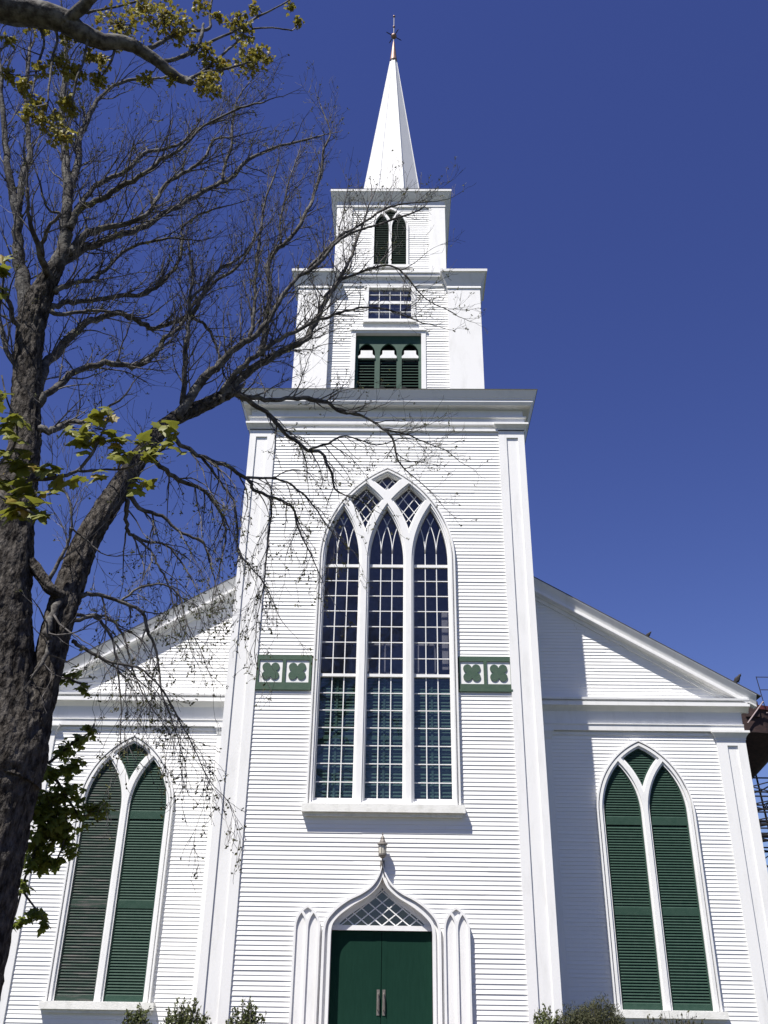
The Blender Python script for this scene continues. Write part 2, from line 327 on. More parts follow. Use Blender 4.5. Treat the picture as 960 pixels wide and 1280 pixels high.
BARE=[('t',[(-3.52,-11.0,1.26,0.509),(-3.46,-11.0,1.93,0.416),(-3.42,-11.0,2.81,0.37),(-3.42,-11.0,3.24,0.371),(-3.43,-11.0,3.62,0.402),(-3.54,-11.02,4.08,0.332),(-3.69,-11.03,4.74,0.319),(-3.88,-11.0,5.65,0.325),(-3.96,-10.95,6.46,0.268),(-3.98,-10.9,7.12,0.194),(-4.09,-10.9,7.78,0.18),(-4.2,-10.9,8.49,0.176),(-4.25,-10.9,9.11,0.186),(-4.2,-10.9,9.48,0.153),(-4.13,-10.9,9.77,0.118),(-4.08,-10.9,10.04,0.088),(-4.06,-10.92,10.3,0.058)]),('t',[(-3.36,-11.0,3.35,0.343),(-3.29,-10.95,3.75,0.242),(-3.25,-10.9,4.28,0.186),(-3.24,-10.85,4.68,0.17),(-3.23,-10.8,5.1,0.165),(-3.23,-10.7,5.51,0.166),(-3.2,-10.6,5.99,0.157),(-3.1,-10.5,6.45,0.153),(-2.99,-10.3,6.98,0.14),(-2.88,-10.2,7.38,0.123),(-2.76,-10.05,7.8,0.112),(-2.62,-9.9,8.15,0.104),(-2.42,-9.7,8.44,0.096),(-2.19,-9.6,8.67,0.092),(-2.02,-9.5,8.85,0.082)]),('u',[(-4.23,-10.9,8.86,0.149),(-4.4,-10.95,9.39,0.111),(-4.53,-11.0,9.81,0.087),(-4.61,-11.1,10.26,0.067),(-4.71,-11.2,10.73,0.058),(-4.88,-11.3,11.28,0.048),(-5.05,-11.4,12.0,0.038),(-5.26,-11.5,13.02,0.028),(-5.52,-11.6,14.1,0.023)]),('u',[(-4.64,-11.2,10.56,0.052),(-4.67,-11.2,11.16,0.048),(-4.71,-11.2,11.77,0.038),(-4.95,-11.2,12.74,0.028),(-5.09,-11.2,13.78,0.023)]),('u',[(-4.21,-10.9,9.4,0.127),(-4.12,-10.9,9.8,0.113),(-4.05,-10.9,10.15,0.094),(-4.07,-11.0,10.65,0.074),(-4.18,-11.0,11.31,0.065),(-4.35,-11.0,12.0,0.056),(-4.52,-11.0,12.82,0.046),(-4.6,-11.0,13.69,0.035),(-4.81,-11.0,14.61,0.024)]),('u',[(-4.12,-11.0,10.94,0.059),(-4.13,-10.9,11.57,0.055),(-4.26,-10.8,12.32,0.046),(-4.26,-10.7,12.86,0.041),(-4.16,-10.6,13.54,0.03),(-3.87,-10.5,13.99,0.025),(-3.42,-10.4,14.16,0.019)]),('h',[(-4.09,-10.9,9.9,0.083),(-3.94,-10.7,10.34,0.064),(-3.72,-10.5,10.68,0.049),(-3.38,-10.2,11.23,0.046),(-3.14,-10.0,11.69,0.041),(-2.98,-9.8,12.11,0.042),(-2.66,-9.5,12.75,0.038),(-2.41,-9.3,13.21,0.039),(-2.27,-9.1,13.75,0.033),(-1.93,-8.9,14.3,0.027),(-1.5,-8.7,14.73,0.021),(-1.11,-8.5,15.12,0.014)]),('h',[(-3.98,-10.9,10.07,0.068),(-3.79,-10.9,10.46,0.048),(-3.42,-10.8,10.66,0.038),(-3.11,-10.8,10.88,0.032),(-3.02,-10.7,11.25,0.028),(-2.93,-10.7,11.59,0.028),(-2.69,-10.6,11.92,0.028),(-2.49,-10.6,12.17,0.023),(-2.4,-10.5,12.67,0.018),(-2.15,-10.5,12.72,0.012)]),('h',[(-3.99,-11.0,10.43,0.058),(-3.92,-11.0,10.76,0.048),(-3.6,-11.1,10.86,0.042),(-3.38,-11.1,11.07,0.037),(-3.07,-11.2,11.19,0.032),(-2.89,-11.2,11.46,0.027),(-2.61,-11.3,11.53,0.021),(-2.34,-11.3,11.99,0.016),(-1.85,-11.4,12.23,0.016),(-1.51,-11.5,12.22,0.011)]),('h',[(-4.01,-10.9,10.86,0.043),(-3.91,-10.7,11.53,0.033),(-3.55,-10.6,11.95,0.034),(-3.39,-10.4,12.54,0.029),(-3.04,-10.2,12.9,0.024),(-2.77,-10.1,13.44,0.019),(-2.44,-10.0,13.71,0.013)]),('u',[(-2.51,-9.4,13.03,0.025),(-2.5,-9.4,13.5,0.026),(-2.42,-9.4,13.78,0.026),(-2.47,-9.4,14.34,0.02),(-2.44,-9.4,14.93,0.014),(-2.26,-9.4,15.39,0.01)]),('u',[(-4.13,-11.0,9.61,0.051),(-4.12,-11.3,9.67,0.045),(-4.16,-11.5,9.8,0.034),(-4.21,-11.7,10.0,0.024),(-4.24,-11.8,10.3,0.02)]),('u',[(-4.16,-11.3,9.8,0.03),(-4.02,-11.5,9.94,0.025),(-3.86,-11.6,10.06,0.02),(-3.97,-11.7,10.04,0.015),(-4.05,-11.8,10.23,0.015)]),('h',[(-4.21,-10.9,9.09,0.055),(-4.11,-10.8,9.26,0.041),(-3.99,-10.6,9.52,0.037),(-3.8,-10.4,9.72,0.032),(-3.48,-10.2,9.98,0.033),(-3.25,-10.0,10.17,0.028),(-3.1,-9.8,10.55,0.029),(-2.95,-9.6,11.11,0.024),(-2.97,-9.5,11.68,0.024),(-3.0,-9.5,11.92,0.018),(-2.79,-9.4,12.31,0.019),(-2.45,-9.3,12.58,0.013)]),('h',[(-4.05,-10.9,9.11,0.035),(-3.81,-10.8,9.17,0.025),(-3.58,-10.7,9.31,0.021),(-3.33,-10.7,9.28,0.015)]),('h',[(-4.0,-10.9,7.78,0.085),(-4.04,-10.8,8.2,0.068),(-4.03,-10.6,8.66,0.06),(-3.93,-10.4,9.11,0.057),(-3.86,-10.2,9.51,0.048),(-3.73,-10.0,9.78,0.044),(-3.58,-9.9,9.92,0.044),(-3.41,-9.8,9.92,0.039),(-3.26,-9.7,9.89,0.039),(-3.11,-9.6,9.91,0.034),(-2.86,-9.5,10.11,0.034),(-2.69,-9.4,10.34,0.035),(-2.61,-9.3,10.73,0.03),(-2.46,-9.2,11.13,0.024),(-2.25,-9.1,11.41,0.025),(-2.04,-9.0,11.96,0.019),(-1.99,-9.0,12.33,0.013)]),('h',[(-3.95,-10.9,7.69,0.052),(-3.83,-10.9,7.9,0.043),(-3.72,-10.8,8.16,0.044),(-3.57,-10.7,8.38,0.04),(-3.27,-10.6,8.56,0.04),(-3.07,-10.4,8.64,0.036),(-2.93,-10.3,8.83,0.036),(-2.84,-10.2,9.06,0.037),(-2.81,-10.1,9.32,0.032),(-2.69,-10.0,9.56,0.027),(-2.58,-9.9,9.98,0.022),(-2.39,-9.8,10.59,0.017)]),('h',[(-3.89,-10.9,7.39,0.056),(-3.75,-10.9,7.35,0.047),(-3.67,-10.8,7.47,0.042),(-3.55,-10.7,7.6,0.033),(-3.4,-10.7,7.62,0.029),(-3.3,-10.6,7.82,0.019),(-3.12,-10.5,8.06,0.015)]),('h',[(-4.05,-10.9,9.44,0.046),(-3.9,-10.8,9.67,0.031),(-3.77,-10.6,9.9,0.032),(-3.64,-10.5,10.16,0.027),(-3.49,-10.4,10.58,0.022),(-3.3,-10.3,10.83,0.022),(-2.95,-10.2,11.03,0.017),(-2.61,-10.2,11.0,0.011)]),('h',[(-4.23,-10.9,8.67,0.044),(-4.37,-11.1,8.82,0.034),(-4.42,-11.3,9.0,0.029),(-4.54,-11.4,9.12,0.024)]),('h',[(-4.18,-10.9,8.13,0.043),(-4.37,-11.0,8.35,0.034),(-4.55,-11.0,8.78,0.029),(-4.69,-11.0,8.96,0.025)]),('h',[(-2.12,-9.6,8.69,0.07),(-1.97,-9.5,9.0,0.066),(-1.65,-9.3,9.5,0.057),(-1.44,-9.1,9.85,0.053),(-1.18,-9.0,10.11,0.053),(-1.03,-8.9,10.36,0.048),(-0.94,-8.8,10.75,0.043),(-0.82,-8.7,11.22,0.038),(-0.63,-8.6,11.7,0.032),(-0.46,-8.5,12.33,0.026),(-0.32,-8.4,13.02,0.02),(-0.2,-8.4,13.57,0.014)]),('h',[(-2.09,-9.6,8.79,0.054),(-1.86,-9.6,9.19,0.05),(-1.6,-9.6,9.5,0.045),(-1.36,-9.5,9.8,0.04),(-0.96,-9.4,10.17,0.035),(-0.69,-9.3,10.37,0.029),(-0.47,-9.2,10.57,0.024),(-0.02,-9.1,10.72,0.018),(0.58,-9.0,10.56,0.012)]),('u',[(-2.55,-9.9,8.2,0.073),(-2.43,-9.9,8.5,0.068),(-2.27,-9.9,8.81,0.064),(-2.08,-9.9,9.06,0.054),(-1.93,-9.9,9.29,0.049),(-1.73,-9.9,9.48,0.044),(-1.53,-9.9,9.7,0.039),(-1.39,-9.9,10.03,0.033),(-1.18,-9.9,10.51,0.028),(-0.91,-9.8,10.85,0.029),(-0.69,-9.8,11.2,0.023),(-0.48,-9.7,11.57,0.024),(-0.21,-9.6,11.81,0.018),(0.21,-9.5,12.09,0.018),(0.64,-9.4,12.41,0.012)]),('u',[(-1.63,-9.4,9.62,0.051),(-1.61,-9.4,10.01,0.046),(-1.61,-9.4,10.4,0.041),(-1.6,-9.3,10.91,0.036),(-1.68,-9.3,11.35,0.036),(-1.57,-9.3,11.64,0.037),(-1.37,-9.3,11.91,0.031),(-1.18,-9.3,12.34,0.031),(-1.05,-9.2,12.95,0.026),(-0.96,-9.2,13.5,0.026),(-0.94,-9.2,13.99,0.02),(-0.86,-9.2,14.39,0.013),(-1.06,-9.2,15.08,0.01)]),('u',[(-1.71,-9.9,9.48,0.033),(-1.68,-9.9,9.96,0.028),(-1.71,-9.9,10.53,0.023),(-1.72,-9.9,10.98,0.023),(-1.71,-9.9,11.53,0.018),(-1.7,-9.9,12.01,0.018),(-1.57,-9.9,12.68,0.012)]),('u',[(-1.49,-9.3,11.77,0.025),(-1.54,-9.3,12.2,0.019),(-1.5,-9.3,12.72,0.019),(-1.45,-9.3,13.21,0.013),(-1.35,-9.3,13.71,0.01)]),('u',[(-2.5,-9.9,8.35,0.042),(-2.51,-10.0,8.79,0.037),(-2.53,-10.0,9.25,0.032),(-2.55,-10.0,9.73,0.027),(-2.55,-10.1,10.07,0.022),(-2.56,-10.1,10.43,0.022),(-2.63,-10.1,10.79,0.017),(-2.7,-10.1,11.1,0.011)]),('u',[(-2.54,-10.1,10.0,0.022),(-2.38,-10.0,10.37,0.022),(-2.2,-10.0,10.66,0.023),(-1.97,-9.9,10.95,0.017),(-1.79,-9.9,11.29,0.012),(-1.67,-9.9,11.53,0.012)]),('h',[(-2.57,-9.8,9.92,0.028),(-2.4,-9.7,9.89,0.022),(-2.27,-9.6,9.7,0.022),(-2.16,-9.6,9.38,0.017),(-2.07,-9.6,9.09,0.016)]),('u',[(-0.98,-9.8,10.83,0.023),(-0.82,-9.7,11.2,0.024),(-0.57,-9.6,11.66,0.024),(-0.31,-9.5,11.97,0.018),(0.08,-9.4,12.41,0.019),(0.39,-9.4,12.53,0.012),(0.83,-9.3,12.68,0.009)]),('h',[(-0.86,-8.7,11.25,0.031),(-0.66,-8.6,11.66,0.026),(-0.38,-8.5,11.92,0.026),(-0.06,-8.4,12.15,0.026),(0.17,-8.3,12.28,0.02),(0.44,-8.2,12.14,0.02),(0.73,-8.1,11.77,0.013),(1.13,-8.0,11.59,0.01)]),('h',[(-2.05,-9.5,8.86,0.066),(-1.81,-9.4,8.91,0.05),(-1.57,-9.2,8.97,0.045),(-1.28,-9.0,9.12,0.04),(-0.98,-8.8,9.27,0.041),(-0.74,-8.6,9.34,0.036),(-0.52,-8.4,9.31,0.03),(-0.2,-8.3,9.3,0.024),(0.08,-8.2,9.15,0.024),(0.25,-8.1,9.0,0.024),(0.32,-8.1,8.65,0.018),(0.5,-8.0,8.48,0.012),(0.77,-8.0,8.21,0.009)]),('h',[(0.08,-8.2,9.15,0.018),(0.41,-8.1,9.12,0.018),(0.71,-8.0,9.04,0.012),(1.03,-7.9,8.96,0.009)]),('d',[(-1.87,-9.4,8.89,0.05),(-1.65,-9.2,8.86,0.045),(-1.44,-9.0,8.76,0.04),(-1.21,-8.9,8.55,0.034),(-0.96,-8.8,8.4,0.034),(-0.77,-8.7,8.41,0.028),(-0.62,-8.7,8.09,0.023),(-0.55,-8.6,7.87,0.017),(-0.32,-8.6,7.74,0.011)]),('d',[(-0.94,-8.8,8.4,0.023),(-0.68,-8.7,8.56,0.023),(-0.44,-8.6,8.75,0.017),(0.0,-8.5,8.67,0.012),(0.35,-8.4,8.84,0.009)]),('d',[(-2.62,-9.9,7.92,0.046),(-2.29,-9.7,7.77,0.036),(-1.96,-9.5,7.72,0.037),(-1.68,-9.3,7.62,0.032),(-1.59,-9.2,7.53,0.032),(-1.36,-9.1,7.47,0.027),(-1.18,-9.0,7.44,0.027),(-1.07,-8.9,7.35,0.022),(-1.0,-8.8,7.1,0.016),(-0.83,-8.8,6.78,0.011),(-0.67,-8.8,6.41,0.008)]),('d',[(-1.68,-9.3,7.64,0.027),(-1.33,-9.1,7.76,0.022),(-1.04,-9.0,7.64,0.022),(-0.82,-8.9,7.45,0.016),(-0.59,-8.8,7.14,0.011),(-0.39,-8.8,6.92,0.008)]),('d',[(-2.84,-10.1,7.47,0.045),(-2.65,-10.0,7.42,0.04),(-2.51,-9.8,7.37,0.041),(-2.17,-9.6,7.28,0.031),(-1.98,-9.5,7.08,0.026),(-1.87,-9.4,6.83,0.02),(-1.88,-9.4,6.51,0.015),(-1.91,-9.4,6.18,0.01)]),('d',[(-2.24,-9.6,7.78,0.026),(-2.01,-9.4,7.52,0.021),(-1.83,-9.3,7.29,0.021),(-1.76,-9.2,6.95,0.021),(-1.73,-9.2,6.61,0.015),(-1.58,-9.2,6.44,0.015),(-1.37,-9.1,6.21,0.01),(-1.2,-9.1,5.88,0.008)]),('d',[(-1.36,-9.1,7.46,0.021),(-1.37,-9.0,7.11,0.016),(-1.38,-9.0,6.7,0.016),(-1.39,-9.0,6.25,0.01),(-1.44,-9.0,5.81,0.008),(-1.44,-9.0,5.33,0.007)]),('d',[(-2.93,-10.2,6.87,0.043),(-2.74,-10.1,6.73,0.034),(-2.54,-10.0,6.7,0.029),(-2.29,-9.9,6.53,0.024),(-2.05,-9.8,6.45,0.02),(-1.97,-9.7,6.26,0.015),(-1.88,-9.7,6.0,0.01)]),('d',[(-2.88,-10.3,6.77,0.043),(-2.9,-10.2,6.55,0.033),(-2.86,-10.1,6.42,0.029),(-2.68,-10.0,6.37,0.024),(-2.46,-9.9,6.36,0.019),(-2.3,-9.8,6.21,0.015),(-2.13,-9.8,5.95,0.01)]),('d',[(-2.83,-10.1,6.4,0.024),(-2.62,-10.0,6.25,0.019),(-2.5,-10.0,6.04,0.019),(-2.38,-9.9,5.86,0.014),(-2.24,-9.9,5.47,0.009),(-2.06,-9.9,5.16,0.007)]),('d',[(-3.1,-10.7,5.37,0.039),(-2.95,-10.6,5.42,0.031),(-2.72,-10.5,5.38,0.026),(-2.51,-10.4,5.31,0.027),(-2.41,-10.3,5.09,0.022),(-2.3,-10.2,4.82,0.018),(-2.2,-10.2,4.42,0.013),(-2.06,-10.2,4.15,0.009),(-1.94,-10.2,3.86,0.006)]),('d',[(-3.06,-10.8,5.05,0.034),(-2.93,-10.7,5.13,0.026),(-2.82,-10.6,5.07,0.022),(-2.72,-10.5,4.89,0.017),(-2.6,-10.5,4.5,0.013),(-2.53,-10.5,4.15,0.008),(-2.49,-10.5,3.82,0.006)]),('d',[(-3.07,-10.8,5.1,0.03),(-2.93,-10.6,5.19,0.022),(-2.78,-10.5,5.17,0.022),(-2.64,-10.4,4.98,0.017),(-2.51,-10.4,4.66,0.013),(-2.37,-10.3,4.38,0.009),(-2.12,-10.3,4.08,0.006)]),('d',[(-3.07,-10.8,4.83,0.033),(-2.93,-10.7,4.76,0.025),(-2.7,-10.6,4.66,0.021),(-2.42,-10.5,4.63,0.017),(-2.19,-10.4,4.46,0.013),(-2.02,-10.3,4.21,0.013),(-1.82,-10.2,3.9,0.008),(-1.6,-10.2,3.53,0.006),(-1.43,-10.2,3.37,0.004)]),('d',[(-2.72,-10.5,5.38,0.018),(-2.56,-10.4,5.59,0.018),(-2.32,-10.3,5.68,0.014),(-2.15,-10.2,5.58,0.014),(-2.05,-10.2,5.29,0.009),(-1.85,-10.2,4.96,0.007)]),('t',[(-3.61,-11.0,5.65,0.068),(-3.46,-11.0,5.49,0.064),(-3.32,-11.0,5.32,0.059),(-3.21,-10.9,5.28,0.059)]),('h',[(-3.23,-10.9,5.28,0.051),(-3.24,-11.0,5.06,0.042),(-3.23,-11.1,4.81,0.037),(-3.17,-11.1,4.68,0.028),(-3.17,-11.2,4.44,0.02),(-3.25,-11.2,4.27,0.012)]),('u',[(-3.36,-11.0,5.43,0.025),(-3.27,-11.0,5.66,0.021),(-3.22,-11.0,5.87,0.017),(-3.19,-11.1,6.09,0.013),(-3.26,-11.1,6.33,0.013),(-3.45,-11.1,6.58,0.009)]),('h',[(-3.19,-11.1,5.99,0.013),(-3.06,-11.0,5.92,0.009),(-2.86,-11.0,5.75,0.009)])]
LEAFY=[('b',[(-4.03,-15.8,5.38,0.143),(-4.84,-14.6,8.39,0.18),(-4.7,-14.0,10.24,0.178),(-4.42,-13.6,11.16,0.176),(-4.0,-13.4,11.34,0.162),(-3.58,-13.3,11.37,0.136),(-3.32,-13.2,11.26,0.109),(-3.07,-13.1,11.23,0.092),(-2.83,-13.0,11.32,0.079),(-2.62,-12.9,11.28,0.07),(-2.44,-12.8,11.19,0.061),(-2.27,-12.7,11.13,0.052),(-2.13,-12.7,11.04,0.038)]),('b',[(-3.48,-13.3,11.28,0.063),(-3.24,-13.4,11.42,0.072),(-3.03,-13.6,11.58,0.063),(-2.82,-13.8,12.06,0.054)]),('b',[(-3.62,-13.2,11.46,0.028),(-3.58,-13.1,11.72,0.023),(-3.4,-13.0,11.91,0.019),(-3.17,-12.9,12.14,0.015),(-2.9,-12.9,12.26,0.015)]),('b',[(-2.72,-12.9,11.36,0.033),(-2.63,-12.8,11.56,0.029),(-2.46,-12.7,11.89,0.024),(-2.26,-12.6,12.14,0.025),(-2.08,-12.5,12.32,0.02),(-2.11,-12.5,12.65,0.015),(-2.09,-12.5,13.06,0.016)]),('b',[(-2.29,-12.7,11.52,0.029),(-2.17,-12.6,11.81,0.024),(-2.13,-12.6,12.04,0.025),(-2.13,-12.6,12.27,0.015)]),('b',[(-2.5,-12.8,11.27,0.028),(-2.29,-12.7,11.52,0.024),(-2.13,-12.6,11.84,0.02),(-1.79,-12.5,12.25,0.015),(-1.53,-12.4,12.68,0.015),(-1.29,-12.4,12.88,0.01),(-1.08,-12.3,13.26,0.011)]),('b',[(-1.57,-12.4,12.46,0.013),(-1.31,-12.4,12.48,0.01),(-1.07,-12.3,12.57,0.01)]),('b',[(-2.19,-12.7,11.06,0.024),(-2.07,-12.6,11.34,0.019),(-1.77,-12.5,11.57,0.015),(-1.54,-12.5,11.68,0.01)]),('b',[(-2.07,-12.6,11.34,0.019),(-1.94,-12.5,11.72,0.015),(-1.79,-12.4,12.12,0.015),(-1.66,-12.4,12.32,0.01)]),('b',[(-3.67,-13.3,11.34,0.023),(-3.57,-13.2,11.19,0.018),(-3.56,-13.2,10.84,0.013),(-3.52,-13.2,10.44,0.013),(-3.47,-13.2,10.05,0.009)]),('b',[(-3.86,-13.3,11.4,0.018),(-3.71,-13.2,11.12,0.014),(-3.7,-13.2,10.71,0.013),(-3.67,-13.2,10.18,0.009)]),('b',[(-3.22,-13.2,11.19,0.018),(-3.25,-13.1,10.91,0.014),(-3.28,-13.1,10.57,0.013),(-3.31,-13.0,10.3,0.009)]),('b',[(-2.98,-13.0,11.34,0.019),(-2.98,-13.0,11.04,0.014),(-3.1,-12.9,10.9,0.009)]),('c',[(-4.03,-15.8,5.38,0.119),(-3.01,-15.9,4.24,0.059),(-2.46,-15.6,4.03,0.03),(-2.09,-15.4,4.14,0.018),(-1.96,-15.3,4.19,0.014),(-1.82,-15.2,4.26,0.012),(-1.7,-15.15,4.31,0.012),(-1.61,-15.1,4.38,0.01),(-1.54,-15.1,4.49,0.01),(-1.5,-15.1,4.63,0.007),(-1.47,-15.1,4.76,0.005)]),('c',[(-1.59,-15.1,4.38,0.01),(-1.5,-15.0,4.45,0.007),(-1.34,-15.0,4.46,0.007),(-1.24,-15.0,4.52,0.005),(-1.12,-15.0,4.6,0.005)]),('c',[(-2.0,-15.4,4.14,0.009),(-1.88,-15.4,4.36,0.007),(-1.89,-15.4,4.52,0.007),(-1.98,-15.4,4.69,0.005),(-2.05,-15.4,4.87,0.005)]),('c',[(-2.04,-15.4,4.14,0.011),(-1.84,-15.4,4.02,0.009),(-1.69,-15.4,3.94,0.007),(-1.59,-15.4,3.87,0.004)]),('c',[(-2.1,-15.6,4.56,0.014),(-2.08,-15.6,4.89,0.009),(-2.06,-15.6,5.25,0.007),(-2.1,-15.6,5.57,0.005)]),('e',[(-3.01,-15.9,4.24,0.042),(-3.77,-13.5,3.86,0.041),(-4.29,-10.8,3.97,0.032),(-3.81,-10.3,3.86,0.025),(-3.4,-10.2,3.72,0.021),(-3.11,-10.15,3.4,0.017),(-2.9,-10.15,3.17,0.012),(-2.71,-10.15,3.25,0.008)]),('e',[(-3.31,-10.2,3.68,0.017),(-3.11,-10.15,3.9,0.013),(-2.94,-10.15,4.03,0.009),(-2.91,-10.15,4.12,0.009)]),('e',[(-3.4,-10.2,3.72,0.017),(-3.3,-10.2,3.15,0.016),(-3.29,-10.2,2.77,0.012),(-3.33,-10.2,2.47,0.012),(-3.14,-10.2,2.25,0.008)]),('e',[(-3.11,-10.15,3.4,0.012),(-3.02,-10.15,3.01,0.012),(-3.07,-10.15,2.7,0.008)]),('e',[(-3.34,-10.2,2.54,0.012),(-3.36,-10.2,2.25,0.008),(-3.39,-10.2,2.18,0.008)]),('e',[(-3.66,-10.3,4.82,0.018),(-3.18,-10.3,4.55,0.013),(-3.0,-10.3,4.51,0.009)])]
LC=[(-3.01,-12.95,11.76,0.247,46),(-2.57,-12.75,12.13,0.235,46),(-2.34,-12.7,12.0,0.157,26),(-2.85,-12.8,12.32,0.177,26),(-3.8,-13.2,11.43,0.129,18),(-3.96,-13.25,11.41,0.092,12),(-3.48,-13.1,11.33,0.092,14),(-3.52,-13.1,10.87,0.118,20),(-3.35,-13.0,10.81,0.127,22),(-3.27,-13.0,11.14,0.083,12),(-3.14,-12.9,11.17,0.084,12),(-3.12,-12.9,10.83,0.083,14),(-3.8,-13.2,10.35,0.088,14),(-3.99,-13.2,10.55,0.088,12),(-3.64,-13.1,10.2,0.096,14),(-3.67,-13.2,9.95,0.077,10),(-3.56,-13.1,9.92,0.078,12),(-3.4,-13.0,10.37,0.08,12),(-3.37,-13.0,9.85,0.139,24),(-3.46,-13.0,10.11,0.07,10),(-3.33,-12.9,10.32,0.081,10),(-3.66,-13.2,10.64,0.08,10),(-2.22,-12.5,12.77,0.102,14),(-2.04,-12.6,11.78,0.098,14),(-1.8,-12.5,12.44,0.081,10),(-1.67,-12.4,12.43,0.132,22),(-1.57,-12.4,12.85,0.072,8),(-1.13,-12.3,13.06,0.063,8),(-1.01,-12.3,12.73,0.062,8),(-1.55,-12.4,11.86,0.199,36),(-1.39,-12.4,11.93,0.12,16),(-2.04,-12.5,11.62,0.098,14),(-1.88,-12.5,11.65,0.098,16),(-1.92,-12.6,11.25,0.096,18),(-1.89,-12.6,11.05,0.085,14),(-2.05,-12.6,11.15,0.086,12),(-2.36,-12.7,11.12,0.075,9),(-2.63,-12.8,10.99,0.074,10),(-2.0,-12.5,12.57,0.061,8),(-2.17,-12.6,11.81,0.068,8),(-1.71,-12.5,12.57,0.061,7),(-3.99,-13.4,10.84,0.079,8)]
LN=[(-1.61,-15.1,4.69,0.1,6),(-1.5,-15.1,4.78,0.08,4),(-1.45,-15.1,4.84,0.05,3),(-1.57,-15.1,4.6,0.069,5),(-1.52,-15.05,4.65,0.09,7),(-1.39,-15.05,4.65,0.07,5),(-1.38,-15.05,4.55,0.099,8),(-1.26,-15.0,4.66,0.081,6),(-1.17,-15.0,4.61,0.08,6),(-1.19,-15.0,4.54,0.07,5),(-1.15,-15.0,4.79,0.046,3),(-1.08,-15.0,4.68,0.05,3),(-0.99,-15.0,4.6,0.045,2),(-1.74,-15.15,4.38,0.067,5),(-1.77,-15.2,4.37,0.057,3),(-1.69,-15.15,4.25,0.048,3),(-1.6,-15.1,4.32,0.039,2),(-1.46,-15.1,4.37,0.048,3),(-1.29,-15.0,4.39,0.044,3),(-1.21,-15.0,4.32,0.044,2),(-1.92,-15.3,4.34,0.094,9),(-1.82,-15.3,4.34,0.075,6),(-1.88,-15.3,4.18,0.092,9),(-1.78,-15.3,4.13,0.083,9),(-1.81,-15.35,3.99,0.081,8),(-1.69,-15.35,4.0,0.072,8),(-1.62,-15.35,3.95,0.045,3),(-1.94,-15.4,4.58,0.066,6),(-1.86,-15.4,4.54,0.056,4),(-1.85,-15.4,4.44,0.056,4),(-2.02,-15.4,4.72,0.048,4),(-2.14,-15.6,5.64,0.05,4),(-2.07,-15.6,5.47,0.059,5),(-2.06,-15.6,5.35,0.049,4)]
LE=[(-3.24,-10.2,3.31,0.181,60),(-3.07,-10.15,3.44,0.15,36),(-2.87,-10.15,3.21,0.164,26),(-2.71,-10.15,3.25,0.115,16),(-3.12,-10.2,3.12,0.179,60),(-3.26,-10.2,2.96,0.162,56),(-3.26,-10.2,2.73,0.128,36),(-3.04,-10.15,3.01,0.114,26),(-2.93,-10.15,2.86,0.081,10),(-3.09,-10.15,2.74,0.096,16),(-3.33,-10.2,2.51,0.079,10),(-3.33,-10.2,2.18,0.07,9),(-3.17,-10.2,2.25,0.078,12),(-3.07,-10.2,2.18,0.054,5),(-3.06,-10.15,3.69,0.118,22),(-3.19,-10.15,3.86,0.102,16),(-3.03,-10.15,3.94,0.102,12),(-2.95,-10.15,4.06,0.077,10),(-3.25,-10.2,3.6,0.1,20),(-3.39,-10.2,3.23,0.115,26),(-3.03,-10.3,4.47,0.077,9),(-3.25,-10.3,4.57,0.078,8),(-3.15,-10.3,4.66,0.061,5),(-3.72,-10.3,4.46,0.103,10),(-3.56,-10.3,4.29,0.103,10)]
SUN=5.0; SKY=.065; EXPO=.74; SKYOZ=4.0; SKYH=.528; SKYS=1.16
# ------------------------------------------------------------------ the church
CX = .045                      # axis of the front openings
church = empty('church', (0, 4, 0))
tag(church, 'white clapboard wooden church with central tower, spire and green shutters', 'church')
front = lambda Y: (lambda u,n,z: (u, Y-n, z))
def holes(*polys):
    def f(a, b):
        def g(z):
            iv=[(a,b)]
            for p in polys:
                s_=span(p,z)
                if s_:
                    nv=[]
                    for u0,u1 in iv:
                        if s_[0]>u0: nv.append((u0,min(u1,s_[0])))
                        if s_[1]<u1: nv.append((max(u0,s_[1]),u1))
                    iv=[q for q in nv if q[1]>q[0]]
            return iv
        return g
    return f
E_T=.0885; TH=.0145
# --- central tall window geometry
CW = dict(cx=.04, hw=1.62, z0=5.09, spring=10.73, R=2.80)
cw_cut = gothic(CW['cx'], 1.54, 5.0, CW['spring'], 2.72)
# --- ogee door geometry
def smooth(pts, n=5):
    o=[]
    for i in range(len(pts)-1):
        p0=pts[max(i-1,0)];p1=pts[i];p2=pts[i+1];p3=pts[min(i+2,len(pts)-1)]
        for k in range(n):
            t=k/n
            o.append(tuple(.5*((2*b)+(-a+c)*t+(2*a-5*b+4*c-d)*t*t+(-a+3*b-3*c+d)*t**3) for a,b,c,d in zip(p0,p1,p2,p3)))
    o.append(tuple(pts[-1])); return o
OI=[(-1.0,2.62),(-.985,2.76),(-.93,2.87),(-.78,3.01),(-.56,3.16),(-.33,3.29),(-.15,3.43),(-.055,3.55),(0,3.68)]
OO=[(-1.17,2.62),(-1.15,2.79),(-1.08,2.94),(-.91,3.12),(-.69,3.27),(-.43,3.385),(-.22,3.53),(-.075,3.74),(0,3.98)]
OIs,OOs=smooth(OI),smooth(OO)
def ogee(t, zb=.35, dx=0):
    l=[(a[0]*(1-t)+b[0]*t, a[1]*(1-t)+b[1]*t) for a,b in zip(OIs,OOs)]
    x0=l[0][0]; l=[(x0,zb)]+l
    r=[(-x,z) for x,z in l[:-1]]
    return [(CX+x,z) for x,z in r] + [(CX+x,z) for x,z in reversed(l)]   # ccw from lower right
door_cut = ogee(.6)
